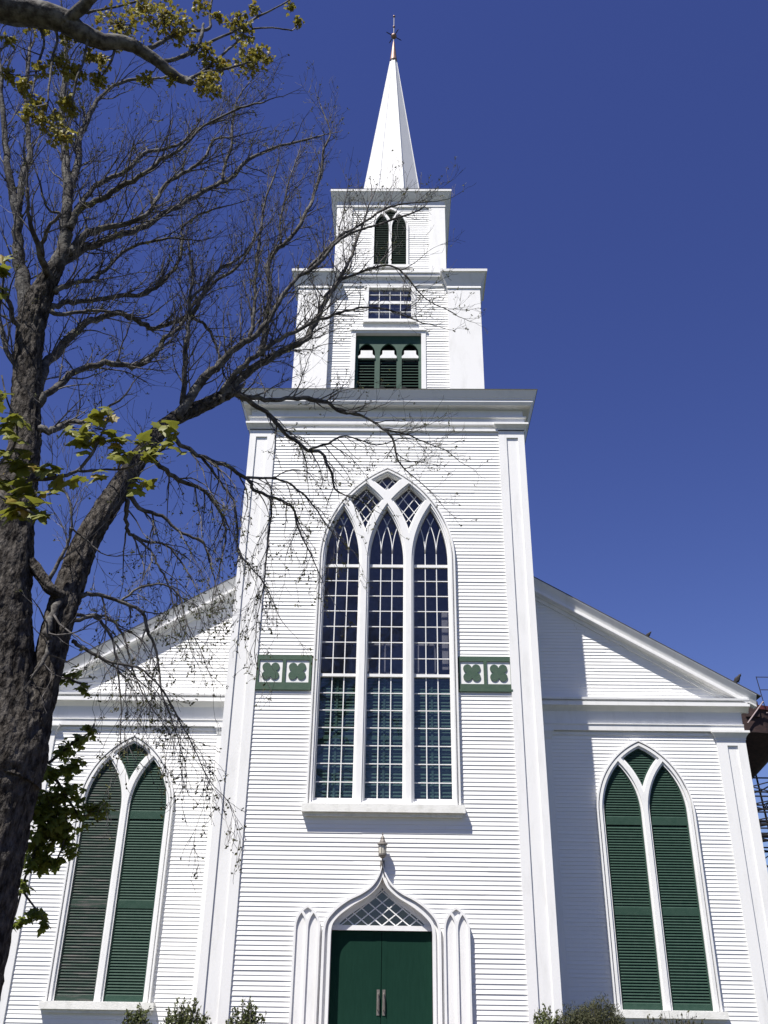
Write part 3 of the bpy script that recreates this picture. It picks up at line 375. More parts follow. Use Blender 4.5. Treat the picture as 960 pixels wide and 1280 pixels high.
# --- tower walls
qcuts=[[(a,7.57),(b,7.57),(b,8.34),(a,8.34)] for a,b in ((-2.9,-1.5),(1.6,2.9))]
m=MB()
siding(m, .55, 14.40, E_T, TH, holes(cw_cut, door_cut, *qcuts)(-2.86,2.86), front(.05))
siding(m, .55, 15.0, E_T, TH, lambda z:[(.05,1.72)], lambda u,n,z:(3.46+n,u,z))
siding(m, .55, 15.0, E_T, TH, lambda z:[(.05,1.72)], lambda u,n,z:(-3.46-n,u,z))
siding(m, 9.0, 15.0, E_T, TH, lambda z:[(1.72,7.0)] if z>13.1 or True else [], lambda u,n,z:(3.46+n,u,z))
siding(m, 9.0, 15.0, E_T, TH, lambda z:[(1.72,7.0)], lambda u,n,z:(-3.46-n,u,z))
siding(m, 12.0, 15.0, E_T, TH, lambda z:[(-3.46,3.46)], lambda u,n,z:(u,6.96+n,z))
m.build('tower_wall', BOARD, church)
m=MB(); m.slab([(-3.47,.0),(3.47,.0),(3.47,.56),(-3.47,.56)],[],.0,.2); m.build('foundation', STONE, church)
# pilasters with a sunk panel
def pilaster(name, x0, x1, y0, y1, z0, z1, panel=None, side_y=None, parent=church, cap=None, mt=WHITE, back=.03):
    m=MB(); o=[(x0,z0),(x1,z0),(x1,z1),(x0,z1)]
    h=[]
    if panel:
        a,b,c,d=panel; h=[[(a,c),(b,c),(b,d),(a,d)]]
        m.slab(h[0],[],y0+.036,y0+.05)
    m.slab(o,h,y0,y1)
    ob=m.build(name, mt, parent)
    if cap:
        zc,pr=cap; k=MB()
        k.rings((x0,x1,y0,y1),[(.004,zc-.215),(.012,zc-.20),(.012,zc-.17),(.03,zc-.13),(pr-.02,zc-.055),(pr,zc-.05),(pr,zc)])
        k.build('capital', mt, ob)
    return ob
for s in (-1,1):
    a,b=(2.85*s,3.5*s) if s>0 else (3.5*s,2.85*s)
    pa,pb=(3.05,3.34) if s>0 else (-3.34,-3.05)
    pilaster('corner_pilaster', a,b,0,.12,.55,14.38,(pa,pb,1.0,14.17),cap=(14.565,.115))
m=MB()
for s in (-1,1): m.box(3.44*s,3.503*s,.121,.42,.55,14.6)
m.build('corner_board', WHITE, church)
# main entablature
m=MB()
m.rings((-3.5,3.5,0,7.0),[(-.03,14.36),(.012,14.36),(.012,14.42),(-.035,14.421),(-.035,14.53),(.025,14.532),(.03,14.56),(.03,14.715),(.075,14.735),(.075,14.765),(.0,14.77),(.0,15.0)],cap=True)
m.build('architrave', WHITE, church)
m=MB()
m.rings((-3.5,3.5,0,7.0),[(.0,14.998),(.06,15.0),(.20,15.02),(.245,15.10),(.245,15.17),(.262,15.175),(.262,15.20),(.275,15.22),(.35,15.39),(.36,15.40),(-.1,15.45)])
m.build('tower_cornice', WHITE, church)
m=MB(); m.rings((-3.5,3.5,0,7.0),[(.37,15.40),(.37,15.415),(-.85,15.75)]); m.build('tower_roof', ROOF, church)

# --- belfry stage
BY=.85; BX=2.64; CX=-.005
m=MB()
lv_cut=[(-.98+CX,15.7),(.98+CX,15.7),(.98+CX,18.36),(-.98+CX,18.36)]
bw_cut=[(-.66,18.74),(.68,18.74),(.68,20.0),(-.66,20.0)]
siding(m, 15.72, 20.10, E_T, TH*1.1, holes(lv_cut,bw_cut)(-1.72,1.72), front(BY+.16))
m.build('belfry_wall', WORN, church)
m=MB()
for s in (-1,1):
    for y in (BY,BY+4.39):
        k=MB(); a,b=sorted((1.70*s,BX*s)); k.box(a,b,y,y+.9,15.71,19.86); k.build('belfry_corner_pier', WHITE, church)
m.box(-BX+.1,-BX+.2,BY+.85,BY+4.45,15.71,19.86); m.box(BX-.2,BX-.1,BY+.85,BY+4.45,15.71,19.86); m.box(-1.8,1.8,BY+5.1,BY+5.2,15.71,19.86)
m.build('belfry_side_wall', WHITE, church)
m=MB()
for s in (-1,1):
    a,b=sorted((1.70*s,BX*s))
    for y in (BY,BY+4.39):
        m.rings((a,b,y,y+.9),[(-.01,19.80),(.03,19.82),(.03,19.87),(.02,19.90),(.05,20.0),(.14,20.22),(.17,20.29),(.21,20.30),(.215,20.385),(.0,20.42)])
mid=[(BY+.17,19.93),(BY+.12,20.02),(BY+.10,20.21),(BY+.02,20.30),(BY+.02,20.41),(BY-.02,20.415),(BY-.02,20.50),(BY+.8,20.52),(BY+.8,19.93)]
m.extr(mid,-1.72,1.72)
for s in (-1,1):
    m.box((BX-.02)*s,(BX-.4)*s,BY+.9,BY+4.39,19.86,20.30); m.box((BX+.16)*s,(BX-.4)*s,BY+.9,BY+4.39,20.3,20.40)
m.box(-1.8,1.8,BY+4.9,BY+5.3,19.86,20.4)
m.build('belfry_cornice', WHITE, church)
m=MB(); m.rings((-BX,BX,BY,BY+5.29),[(-.1,20.385),(-.1,20.43),(-.95,20.75)]); m.build('belfry_roof', ROOF, church)
# louvred belfry opening with three pointed bays
yL=BY+.15
W=MB(); W.slab([(-1.06+CX,15.7),(1.06+CX,15.7),(1.06+CX,18.42),(-1.06+CX,18.42)],[[(-.93+CX,15.9),(.93+CX,15.9),(.93+CX,18.28),(-.93+CX,18.28)]],yL-.03,yL+.3)
W.box(-1.1+CX,1.1+CX,yL-.07,yL-.032,18.36,18.43)
bell=W.build('belfry_opening', WHITE, church)
m=MB()
bays=[]
x=-.93+CX
for i in range(3):
    cx=CX+(-.615+.615*i); bays.append(cx)
arches=[gothic(cx,.235,16.25,17.68,.36,8) for cx in bays]
m.slab([(-.93+CX,15.9),(.93+CX,15.9),(.93+CX,18.28),(-.93+CX,18.28)],arches,yL+.10,yL+.17)
m.build('green_arcade_board', GREENB, bell)
m=MB()
for cx in bays: louvres(m,[(cx-.26,15.9),(cx+.26,15.9),(cx+.26,17.55),(cx-.26,17.55)],16.26,17.55,.098,yL+.13,.10,.014)
m.build('louvre_slats', GREENB, bell)
m=MB()
for cx in bays:
    m.slab([(cx-.235,17.47),(cx+.235,17.47),(cx+.235,17.53),(cx+.17,17.60),(cx+.165,17.73),(cx-.165,17.73),(cx-.17,17.60),(cx-.235,17.53)],[],yL+.06,yL+.12)
m.build('white_bird_guard', WHITE, bell)
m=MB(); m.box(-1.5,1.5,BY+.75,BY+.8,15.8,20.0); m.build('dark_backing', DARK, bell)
CX=.045
# small sash window above
bw=MB(); bw.slab([(-.74,18.68),(.77,18.68),(.77,20.03),(-.74,20.03)],[[(-.60,18.80),(.64,18.80),(.64,19.96),(-.60,19.96)]],yL-.03,yL+.1); bw.box(-.78,.81,yL-.075,yL-.032,18.66,18.72)
bw=bw.build('belfry_sash_window', WHITE, church)
m=MB(); m.box(-.60,.64,yL+.03,yL+.055,19.40,19.50)
for i in (1,2,3): m.box(-.60+.31*i-.008,-.60+.31*i+.008,yL+.03,yL+.055,18.8,19.4); m.box(-.60+.31*i-.008,-.60+.31*i+.008,yL+.03,yL+.055,19.5,19.96)
for z in (19.1,19.73): m.box(-.60,.64,yL+.028,yL+.053,z-.008,z+.008)
m.build('muntins', WHITE, bw)
m=MB(); m.box(-.60,.64,yL+.057,yL+.062,18.8,19.96); m.build('glass_panes', GLASS, bw)
m=MB(); m.box(-.64,.68,yL+.22,yL+.23,18.7,20.0); m.build('grey_pane_backing', INTER, bw)  # grey sheet added close behind the glass so the panes look lighter

# --- upper stage
UY=1.77; UX=1.73
m=MB()
uc=gothic(-.01,.53,21.45,23.12,.95)
siding(m, 20.5, 24.05, E_T, TH, holes(uc)(-1.25,1.25), front(UY+.045))
for s in (-1,1): siding(m, 20.5, 24.05, E_T, TH, lambda z:[(UY+.3,UY+3.4)], (lambda s_: (lambda u,n,z:((UX-.04+n)*s_,u,z)))(s))
m.build('upper_stage_wall', WORN, church)
m=MB()
for s in (-1,1):
    a,b=sorted((1.22*s,UX*s))
    for y in (UY,UY+3.01):
        k=MB(); k.box(a,b,y,y+.45,20.45,24.10); k.build('upper_stage_corner_pier', WHITE, church)
m.box(-1.3,1.3,UY+3.3,UY+3.4,20.45,24.1)
m.build('upper_stage_rear_wall', WHITE, church)
m=MB()
m.rings((-UX,UX,UY,UY+3.46),[(-.04,24.0),(.018,24.01),(.018,24.085),(.0,24.10),(.0,24.25),(.05,24.30),(.13,24.40),(.195,24.50),(.215,24.505),(.215,24.585),(.0,24.62)])
m.build('upper_stage_cornice', WHITE, church)
m=MB(); m.rings((-UX,UX,UY,UY+3.46),[(.22,24.585),(.22,24.6),(-.55,24.72)]); m.build('upper_stage_roof', ROOF, church)
ow=MB(); lights,dia=tracery(-.01,.575,.07,.09,2,21.58,23.14,.93)
ow.slab(gothic(-.01,.575,21.50,23.14,.93),lights+dia,UY-.005,UY+.12); ow.box(-.72,.70,UY-.08,UY-.006,21.42,21.52)
ow=ow.build('pointed_louvre_window', WHITE, church)
m=MB()
for l in lights+dia:
    zz=[p[1] for p in l]; louvres(m,l,min(zz),max(zz),.075,UY+.045,.07,.012)
m.build('green_louvres', GREEN, ow)
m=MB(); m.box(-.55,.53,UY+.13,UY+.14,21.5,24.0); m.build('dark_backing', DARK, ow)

# --- spire
def octa(m, prof, c):
    vs=[];fs=[]
    for a,z in prof:
        for i in range(8):
            q=pi/8+i*pi/4; vs.append((c[0]+a/cos(pi/8)*cos(q), c[1]+a/cos(pi/8)*sin(q), z))
    for k in range(len(prof)-1):
        for i in range(8):
            j=(i+1)%8; fs.append((k*8+i,k*8+j,k*8+8+j,k*8+8+i))
    fs.append(tuple(range(7,-1,-1))); fs.append(tuple((len(prof)-1)*8+i for i in range(8)))
    m.add(vs,fs)
m=MB(); octa(m,[(1.125,24.70),(.985,25.9),(.115,33.5)],(-.01,3.5,0))
sp=m.build('spire', WHITE, church)
m=MB()
for i in range(8):
    q=pi/8+i*pi/4; k=1/cos(pi/8)
    m.tube([(-.01+1.125*k*cos(q),3.5+1.125*k*sin(q),24.7),(-.01+.115*k*cos(q),3.5+.115*k*sin(q),33.5)],[.018,.012],5)
m.build('corner_ribs', WHITE, sp)
F0=(-.01,3.5,0)
m=MB(); m.lathe([(.15,33.42),(.135,33.55),(.075,34.2),(.03,34.62),(.018,34.66)],F0,14)
fin=m.build('finial', COPPER, church, True)
m=MB(); m.tube([(-.01,3.5,34.6),(-.01,3.5,36.25)],[.016,.012],6); m.build('rod', IRON, fin)
for zc,r in ((34.98,.115),(35.55,.05),(36.2,.05)):
    m=MB(); m.lathe([(r*sin(pi*i/8)+.001,zc-r*cos(pi*i/8)) for i in range(9)],F0,12); m.build('ball', COPPER, fin, True)
for k in range(2):
    a=radians(31.5)+k*pi/2; d=Vector((cos(a),sin(a),0)); c=Vector((-.01,3.5,34.98))
    m=MB(); m.tube([c-d*.36,c-d*.30,c+d*.30,c+d*.36],[.004,.018,.018,.004],6); m.build('weathervane_arm', IRON, fin)

# --- tall central window
lights,dia=tracery(CW['cx'],CW['hw']-.0,.165,.255,3,5.19,CW['spring'],CW['R'])
gl=lambda d,zb: gothic(CW['cx'],CW['hw']-d,zb,CW['spring'],CW['R']-d,22)
m=MB()
m.slab(gl(-.005,5.09),[gl(.035,5.09+1e-3)],-.045,.07)
m.slab(gl(.034,5.092),[gl(.07,5.095)],.02,.07)
m.slab(gl(.068,5.096),[shrink(l,-.062) for l in lights]+[shrink(l,-.055) for l in dia],-.04,.07)
m.slab(gl(.10,5.10),[shrink(l,-.026) for l in lights]+[shrink(l,-.022) for l in dia],-.008,.16)
m.slab(gl(.12,5.11),lights+dia,.05,.161)
win=m.build('tall_traceried_window', WHITE, church)
m=MB(); yb0,yb1=.128,.156
for l,cx in zip(lights,(CW['cx']-1.055,CW['cx'],CW['cx']+1.055)):
    w=.4; xs=(cx-.133,cx+.133)
    for x in xs: m.box(x-.0105,x+.0105,yb0,yb1,5.19,10.95)
    for k in range(1,7):
        z=5.19+k*2.72/7; m.box(cx-w,cx+w,yb0+.002,yb1-.002,z-.0095,z+.0095)
        z=7.95+k*2.67/7; m.box(cx-w,cx+w,yb0+.002,yb1-.002,z-.0095,z+.0095)
    m.box(cx-w,cx+w,yb0-.04,yb1+.01,7.89,7.955); m.box(cx-w,cx+w,yb0-.02,yb1+.01,10.585,10.655); m.box(cx-w,cx+w,yb0-.03,yb1+.01,5.19,5.24)
    for x in xs:
        for s in (-1,1):
            R_=2.2; pts=[(x+s*R_-s*R_*cos(a*.045), 10.95+R_*sin(a*.045)) for a in range(0,18)]
            clippath(m,pts,l,yb0+.004,yb1-.004,.019)
for d in dia:
    cx=sum(p[0] for p in d)/len(d); cz=sum(p[1] for p in d)/len(d)
    for s in (-1,1):
        for k in range(-5,6):
            o=k*.215; dx,dz=.58*s,.815
            c=(cx+o*dz, cz-o*dx)
            clipbar(m,(c[0]-dx*1.2,c[1]-dz*1.2),(c[0]+dx*1.2,c[1]+dz*1.2),d,yb0+(.002 if s>0 else .006),yb1-(.002 if s>0 else .006),.017)
m.build('muntins', WHITE, win)
m=MB()
for l in lights+dia: m.slab(l,[],.158,.163)
m.build('glass_panes', GLASS, win)
m=MB()
for cx in (CW['cx']-1.055,CW['cx'],CW['cx']+1.055):
    for a,b in ((-.40,-.035),(.035,.40)): pass
    poly=[(cx-.43,5.1),(cx+.43,5.1),(cx+.43,7.93),(cx-.43,7.93)]
    louvres(m,poly,5.22,7.9,.075,.190,.04,.010,.03)
    for a in (cx-.43,cx-.03,cx+.40): m.box(a,a+.045,.18,.235,5.15,7.93)
    m.box(cx-.43,cx+.43,.181,.236,7.88,7.94); m.box(cx-.43,cx+.43,.181,.236,6.5,6.57)
m.build('inner_green_shutters', BLIND, win)
m=MB(); m.box(-1.66,1.75,-.14,.045,4.925,5.088); m.box(-1.60,1.69,-.05,.045,4.85,4.923)
m.build('window_sill', SILLM, win)
# room behind the glass
m=MB()
m.box(-2.6,2.6,3.2,3.25,4.5,13.5); m.box(-2.65,-2.6,.3,3.2,4.5,13.5); m.box(2.6,2.65,.3,3.2,4.5,13.5); m.box(-2.6,2.6,.3,3.2,4.45,4.5); m.box(-2.6,2.6,.3,3.2,13.5,13.55)
m.box(-2.6,-1.7,.27,.3,4.5,13.5); m.box(1.8,2.6,.27,.3,4.5,13.5)
m.box(-2.4,2.4,1.2,1.3,9.02,9.10); m.box(-2.4,2.4,1.22,1.3,8.28,8.34)
for i in range(12): m.box(-2.4+.4*i,-2.37+.4*i,1.2,1.24,8.34,9.02)
m.box(1.35,1.6,.5,.55,8.2,9.6)
m.build('tower_room', INTER, win)

# --- door with ogee surround
m=MB()
def ring(t0,t1,ya,yb,zb,zc=None):
    """surround between two ogee outlines, open at the foot"""
    def half(t):
        l=[(a[0]*(1-t)+b[0]*t, a[1]*(1-t)+b[1]*t) for a,b in zip(OIs,OOs)]
        if zc: l=[p for p in l if p[1]>zc]
        return [(l[0][0],zb)]+l
    A,B=half(t0),half(t1)
    left=[(CX+x,z) for x,z in A]+[(CX-x,z) for x,z in reversed(A[:-1])]
    out=[(CX-x,z) for x,z in B]+[(CX+x,z) for x,z in reversed(B[:-1])]
    m.slab((left+out)[::-1],[],ya,yb)
ring(.70,1.0,-.065,.07,.56)
ring(.36,.71,.012,.07,.56)
ring(.0,.37,-.03,.24,.56)
ring(-.62,.02,.145,.25,2.79,2.80)
for s in (-1,1):                      # plain reveal pilaster strips
    m.box(CX+s*1.19,CX+s*1.275,.0,.07,.56,2.70)
dsur=m.build('door_surround', WHITE, church)
m=MB(); opening=ogee(0,.5)
fan=[p for p in opening if p[1]>2.76]; 
fanp=[(CX-.98,2.79),(CX+.98,2.79)]+[(CX-x,z) for x,z in OIs if z>2.80]+[(CX+x,z) for x,z in reversed(OIs[:-1]) if z>2.80]
m.box(CX-.995,CX+.995,.10,.24,2.70,2.79)
m.build('transom_bar', WHITE, dsur)
m=MB(); fs=shrink(fanp,-.01)
for s in (-1,1):
    for k in range(-7,8):
        c=(CX+k*.275,2.79); clipbar(m,(c[0]-s*1.3,2.79-1.0),(c[0]+s*1.3,2.79+1.0),fanp,.165+(.003 if s>0 else 0),.19-(.003 if s>0 else 0),.021,120)
m.build('lattice_muntins', WHITE, dsur)
m=MB(); m.slab(fanp,[],.192,.197); m.build('fanlight_glass', GLASS, dsur)
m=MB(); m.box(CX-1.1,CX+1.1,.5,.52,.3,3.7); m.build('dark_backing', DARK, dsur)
for s in (-1,1):
    m=MB(); a,b=sorted((CX+s*.006,CX+s*.99))
    hs=[]
    for zz in ((.85,2.58),):
        x0,x1=a+.10,b-.10; hs.append([(x0,zz[0]),(x1,zz[0]),(x1,zz[1]),(x0,zz[1])])
    m.slab([(a,.45),(b,.45),(b,2.69),(a,2.69)],hs,.185,.235)
    for h in hs: m.box(h[0][0],h[1][0],.189,.2,h[0][1],h[2][1])
    dl=m.build('door_leaf', GREEND, church)
    m=MB(); x=CX+s*.055
    m.box(x-.028,x+.028,.175,.184,1.22,1.66)
    m.tube([(x,.175,1.60),(x,.13,1.58),(x,.125,1.45),(x,.13,1.32),(x,.175,1.30)],[.011,.012,.015,.012,.011],7)
    m.build('door_handle', LAMPM, dl)
m=MB(); m.box(CX-1.3,CX+1.3,-1.3,.24,.0,.30); m.box(CX-1.5,CX+1.5,-1.75,-1.3,0,.15); m.box(CX-1.0,CX+1.0,.0,.24,.3,.45)
m.build('door_steps', STONE, church)
# pointed blind panels either side of the door
for s in (-1,1):
    m=MB(); cx=CX+s*1.475
    li,di=tracery(cx,.26,.045,.05,2,.85,2.73,.46)
    m.slab(gothic(cx,.26,.56,2.73,.46,12),li+di,-.075,.06)
    m.slab(gothic(cx,.24,.57,2.73,.44,12),[],-.035,.055)
    m.build('blind_lancet_panel', WHITE, church)
# quatrefoil panels
for s,xa,xb in ((-1,-2.85,-1.61),(1,1.69,2.88)):
    m=MB(); mid=(xa+xb)/2; sq=[]
    for k in (-1,1):
        c=mid+k*.299; sq.append([(c-.262,7.72),(c+.262,7.72),(c+.262,8.245),(c-.262,8.245)])
    m.slab([(xa,7.60),(xb,7.60),(xb,8.36),(xa,8.36)],sq,.018,.075); m.box(xa,xb,-.002,.075,7.545,7.598)
    q=m.build('quatrefoil_panel', GREENF, church)
    m=MB()
    for t in sq: m.box(t[0][0],t[1][0],.045,.07,t[0][1],t[2][1])
    m.build('white_ground', WHITE, q)
    for t in sq:
        c=((t[0][0]+t[1][0])/2,(t[0][1]+t[2][1])/2); pts=[]
        for i in range(4):
            a=pi/4+i*pi/2; o=(c[0]+.137*cos(a),c[1]+.137*sin(a))
            for k in range(11):
                b=a-radians(122)+radians(244)*k/10; pts.append((o[0]+.098*cos(b),o[1]+.098*sin(b)))
        m=MB(); m.slab(pts,[],.026,.045); m.build('quatrefoil', GREENF, q)

# --- wings
WY=1.7; E_W=.082
def rz(x): return 13.15-.586*abs(x)       # roof edge line
WC=(-5.87,5.94)
for s in (-1,1):
    cx=WC[0] if s<0 else WC[1]
    cut=gothic(cx,1.03,1.2,5.3,1.70)
    a,b=sorted((3.90*s,7.80*s))
    m=MB(); siding(m,.55,7.08,E_W,TH*.95,holes(cut)(a,b),front(WY+.05))
    def gx(z,s=s):
        xm=(13.15-.30-z)/.586; xm=min(xm,8.2)
        return [tuple(sorted((3.4*s,xm*s)))] if xm>3.4 else []
    siding(m,7.86,10.9,E_W,TH*.95,gx,front(WY+.05))
    m.build('front_wall', BOARD, church)
    m=MB(); siding(m,.55,7.3,.12,TH,lambda z:[(WY+.6,26.5)],(lambda s_:(lambda u,n,z:((8.40+n)*s_,u,z)))(s)); m.build('side_wall', BOARD, church)
    m=MB(); m.box(3.4*s,8.42*s,WY+.02,WY+.3,0,.56); m.box(8.2*s,8.42*s,WY+.3,26.5,0,.56); m.build('foundation', STONE, church)
    a,b=sorted((3.42*s,3.92*s)); m=MB(); m.box(a,b,WY,WY+.1,.55,7.0)
    m.rings((a,b,WY,WY+.1),[(.005,6.94),(.012,6.95),(.03,7.02),(.06,7.10),(.07,7.105),(.07,7.15)]); m.build('inner_board', WHITE, church)
    a,b=sorted((7.77*s,8.45*s)); pa,pb=sorted((8.01*s,8.25*s))
    pilaster('wing_pilaster',a,b,WY,WY+.12,.55,6.95,(pa,pb,1.0,6.82),cap=(7.155,.10))
    m=MB(); m.box(8.38*s,8.452*s,WY+.122,WY+.7,.55,7.16); m.build('corner_board', WHITE, church)
    # entablature
    prof=[(WY+.06,7.04),(WY+.02,7.045),(WY+.02,7.10),(WY+.055,7.101),(WY+.055,7.135),(WY-.035,7.14),(WY-.04,7.265),(WY-.06,7.28),(WY-.06,7.30),(WY+.0,7.305),(WY+.0,7.62),(WY+.2,7.62),(WY+.2,7.04)]
    m=MB(); m.extr(prof,3.44*s,8.45*s)
    m.box(8.38*s,8.45*s,WY+.2,26.5,7.14,7.62)
    m.build('frieze', WHITE, church)
    prof=[(WY-.0,7.60),(WY-.03,7.62),(WY-.12,7.695),(WY-.19,7.70),(WY-.19,7.785),(WY-.12,7.79),(WY-.12,7.832),(WY-.20,7.837),(WY-.205,7.885),(WY+.06,7.93),(WY+.06,7.60)]
    m=MB(); m.extr(prof,3.44*s,8.62*s)
    # eaves returning along the side
    ey=WY+.03
    vs=[(8.45,7.60),(8.52,7.62),(8.62,7.68),(8.66,7.74),(8.82,7.90),(8.86,7.945),(8.40,8.20),(8.40,7.60)]
    k=len(vs); m.add([(x*s,ey+.03,z) for x,z in vs]+[(x*s,26.9,z) for x,z in vs],[(i,(i+1)%k,(i+1)%k+k,i+k) for i in range(k)]+[tuple(range(k)),tuple(range(2*k-1,k-1,-1))])
    m.build('horizontal_cornice', WHITE, church)
    # rake
    prof=[(WY-.235,-.012),(WY-.235,-.034),(WY-.165,-.15),(WY-.13,-.24),(WY-.125,-.285),(WY+.06,-.285),(WY+.06,-.012)]
    prof2=[(WY-.19,-.288),(WY-.19,-.355),(WY-.16,-.362),(WY-.04,-.362),(WY-.03,-.40),(WY+.0,-.402),(WY+.0,-.50),(WY+.06,-.50),(WY+.06,-.288)]
    m=MB(); xe=8.80
    m.extr(prof,3.44*s,xe*s,rz(3.44),rz(xe)); m.extr(prof2,3.44*s,8.63*s,rz(3.44),rz(8.63)); m.build('raking_cornice', WHITE, church)
m=MB()
for s in (-1,1):
    xe=8.90
    vs=[(0,rz(0)),(xe,rz(xe)),(xe,rz(xe)-.012),(0,rz(0)-.012)]
    for ya,yb in ((7.0,27.2),):
        m.add([(x*s,ya,z) for x,z in vs]+[(x*s,yb,z) for x,z in vs],[(0,1,5,4),(1,2,6,5),(2,3,7,6),(0,3,2,1),(4,5,6,7)])
    vs=[(3.40,rz(3.40)+.012),(xe,rz(xe)+.012),(xe,rz(xe)-.010),(3.40,rz(3.40)-.010)]
    m.add([(x*s,WY-.245,z) for x,z in vs]+[(x*s,7.0,z) for x,z in vs],[(0,1,5,4),(1,2,6,5),(2,3,7,6),(0,3,2,1),(4,5,6,7)])
m.build('main_roof', ROOF, church)
m=MB(); m.slab([(-8.35,.3),(8.35,.3),(8.35,7.9),(0,13.0),(-8.35,7.9)],[],26.6,26.8); m.build('rear_wall', BOARD, church)

# arched shuttered windows in the wings
for s in (-1,1):
    cx=WC[0] if s<0 else WC[1]
    R=1.77; sg=5.28; hw=1.095
    li,di=tracery(cx,hw,.16,.19,2,1.36,sg,R)
    g=lambda d,zb: gothic(cx,hw-d,zb,sg,R-d,20)
    m=MB()
    m.slab(g(-.005,1.36),[g(.03,1.361)],WY-.045,WY+.07)
    m.slab(g(.029,1.362),[g(.06,1.363)],WY+.02,WY+.07)
    m.slab(g(.058,1.364),[shrink(l,-.045) for l in li]+[shrink(l,-.045) for l in di],WY-.03,WY+.07)
    m.slab(g(.09,1.365),li+di,WY+.01,WY+.14)
    w=m.build('arched_shuttered_window', WHITE, church)
    m=MB(); m.box(cx-1.19,cx+1.19,WY-.11,WY+.05,1.22,1.358); m.box(cx-1.13,cx+1.13,WY-.04,WY+.05,1.15,1.218); m.build('window_sill', SILLM, w)
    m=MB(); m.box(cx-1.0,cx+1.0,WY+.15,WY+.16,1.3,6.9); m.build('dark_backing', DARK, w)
    for l in li:
        m=MB(); xs=[p[0] for p in l]; a,b=min(xs),max(xs)
        inner=shrink(l,.035)
        m.slab(l,[inner],WY+.05,WY+.09)
        for za,zb in ((1.36,1.47),(3.16,3.31),(5.03,5.19)): m.box(a+.03,b-.03,WY+.052,WY+.088,za,zb)
        for za,zb in ((1.47,3.16),(3.31,5.03),(5.19,6.35)): louvres(m,inner,za,zb,.0565,WY+.055,.036,.009)
        m.build('louvred_shutter', GREENW if (s<0 and l is li[0]) else GREEN, w)
    for l in di:
        m=MB(); inner=shrink(l,.035); m.slab(l,[inner],WY+.05,WY+.09); zz=[p[1] for p in inner]; louvres(m,inner,min(zz),max(zz),.0565,WY+.055,.036,.009)
        m.build('louvred_diamond', GREEN, w)

# --- lamp over the door
lx,ly=CX-.005,-.13
LZ=.05
lamp=tag(empty('wall_lantern',(lx,0,4.0)),'small grey lantern mounted above the pointed peak of the door surround','lantern')
m=MB(); c=(lx,ly,LZ)
m.lathe([(.005,4.47),(.012,4.45),(.016,4.43),(.010,4.415),(.028,4.39),(.045,4.36),(.04,4.345),(.062,4.30),(.068,4.275),(.105,4.255),(.108,4.235),(.07,4.225)][::-1],c,12)
m.build('lamp_roof',LAMPM,lamp)
m=MB(); m.lathe([(.070,4.06),(.078,4.225)],c,12); m.build('lamp_glass',LAMPG,lamp)
m=MB()
for i in range(6):
    q=i*pi/3+.26; m.tube([(lx+.074*cos(q),ly+.074*sin(q),4.055+LZ),(lx+.083*cos(q),ly+.083*sin(q),4.23+LZ)],[.006,.006],4)
m.lathe([(.03,3.975),(.06,4.0),(.083,4.03),(.083,4.062)],c,12)
m.build('lamp_cage',LAMPM,lamp)
m=MB(); m.tube([(lx,ly,3.99+LZ),(lx,ly,3.93),(lx,ly+.05,3.89),(lx,.03,3.90)],[.014,.014,.014,.014],6); m.box(lx-.045,lx+.045,.0,.04,3.82,4.0); m.build('bracket',LAMPM,lamp)
# ------------------------------------------------------------------ vegetation
def catmull(P, n=4):
    o=[]
    for i in range(len(P)-1):
        p0=P[max(i-1,0)];p1=P[i];p2=P[i+1];p3=P[min(i+2,len(P)-1)]
        for k in range(n):
            t=k/n
            o.append(tuple(.5*((2*b)+(-a+c)*t+(2*a-5*b+4*c-d)*t*t+(-a+3*b-3*c+d)*t**3) for a,b,c,d in zip(p0,p1,p2,p3)))
    o.append(tuple(P[-1])); return o
def rv(): 
    while True:
        v=Vector((random.uniform(-1,1),random.uniform(-1,1),random.uniform(-1,1)))
        if .05<v.length<1: return v.normalized()
MAPLE=[(0,0),(.10,.10),(.34,.02),(.35,.18),(.50,.34),(.39,.40),(.40,.56),(.26,.53),(.17,.68),(.17,.78),(0,1.02),(-.17,.78),(-.17,.68),(-.26,.53),(-.40,.56),(-.39,.40),(-.50,.34),(-.35,.18),(-.34,.02),(-.10,.10)]
def maple_leaf(mb, p, size, n, up, cup=.25):
    n=n.normalized(); u=up-n*up.dot(n)
    if u.length<1e-3: u=n.orthogonal()
    u.normalize(); s=n.cross(u)
    vs=[p+u*(.42*size)+n*(cup*.0)]
    for x,y in MAPLE: vs.append(p+s*(x*size)+u*(y*size)+n*(-cup*size*(abs(x)*1.2+(y-.42)**2)))
    k=len(MAPLE); mb.add(vs,[(0,1+i,1+(i+1)%k) for i in range(k)])
def oval_leaf(mb, p, l, w, n, up):
    n=n.normalized(); u=up-n*up.dot(n)
    if u.length<1e-3: u=n.orthogonal()
    u.normalize(); s=n.cross(u)
    mb.add([p,p+s*w*.5+u*l*.5,p+u*l+n*(-.1*l),p-s*w*.5+u*l*.5,p+u*l*.5-n*w*.15],[(0,1,4),(1,2,4),(2,3,4),(3,0,4)])

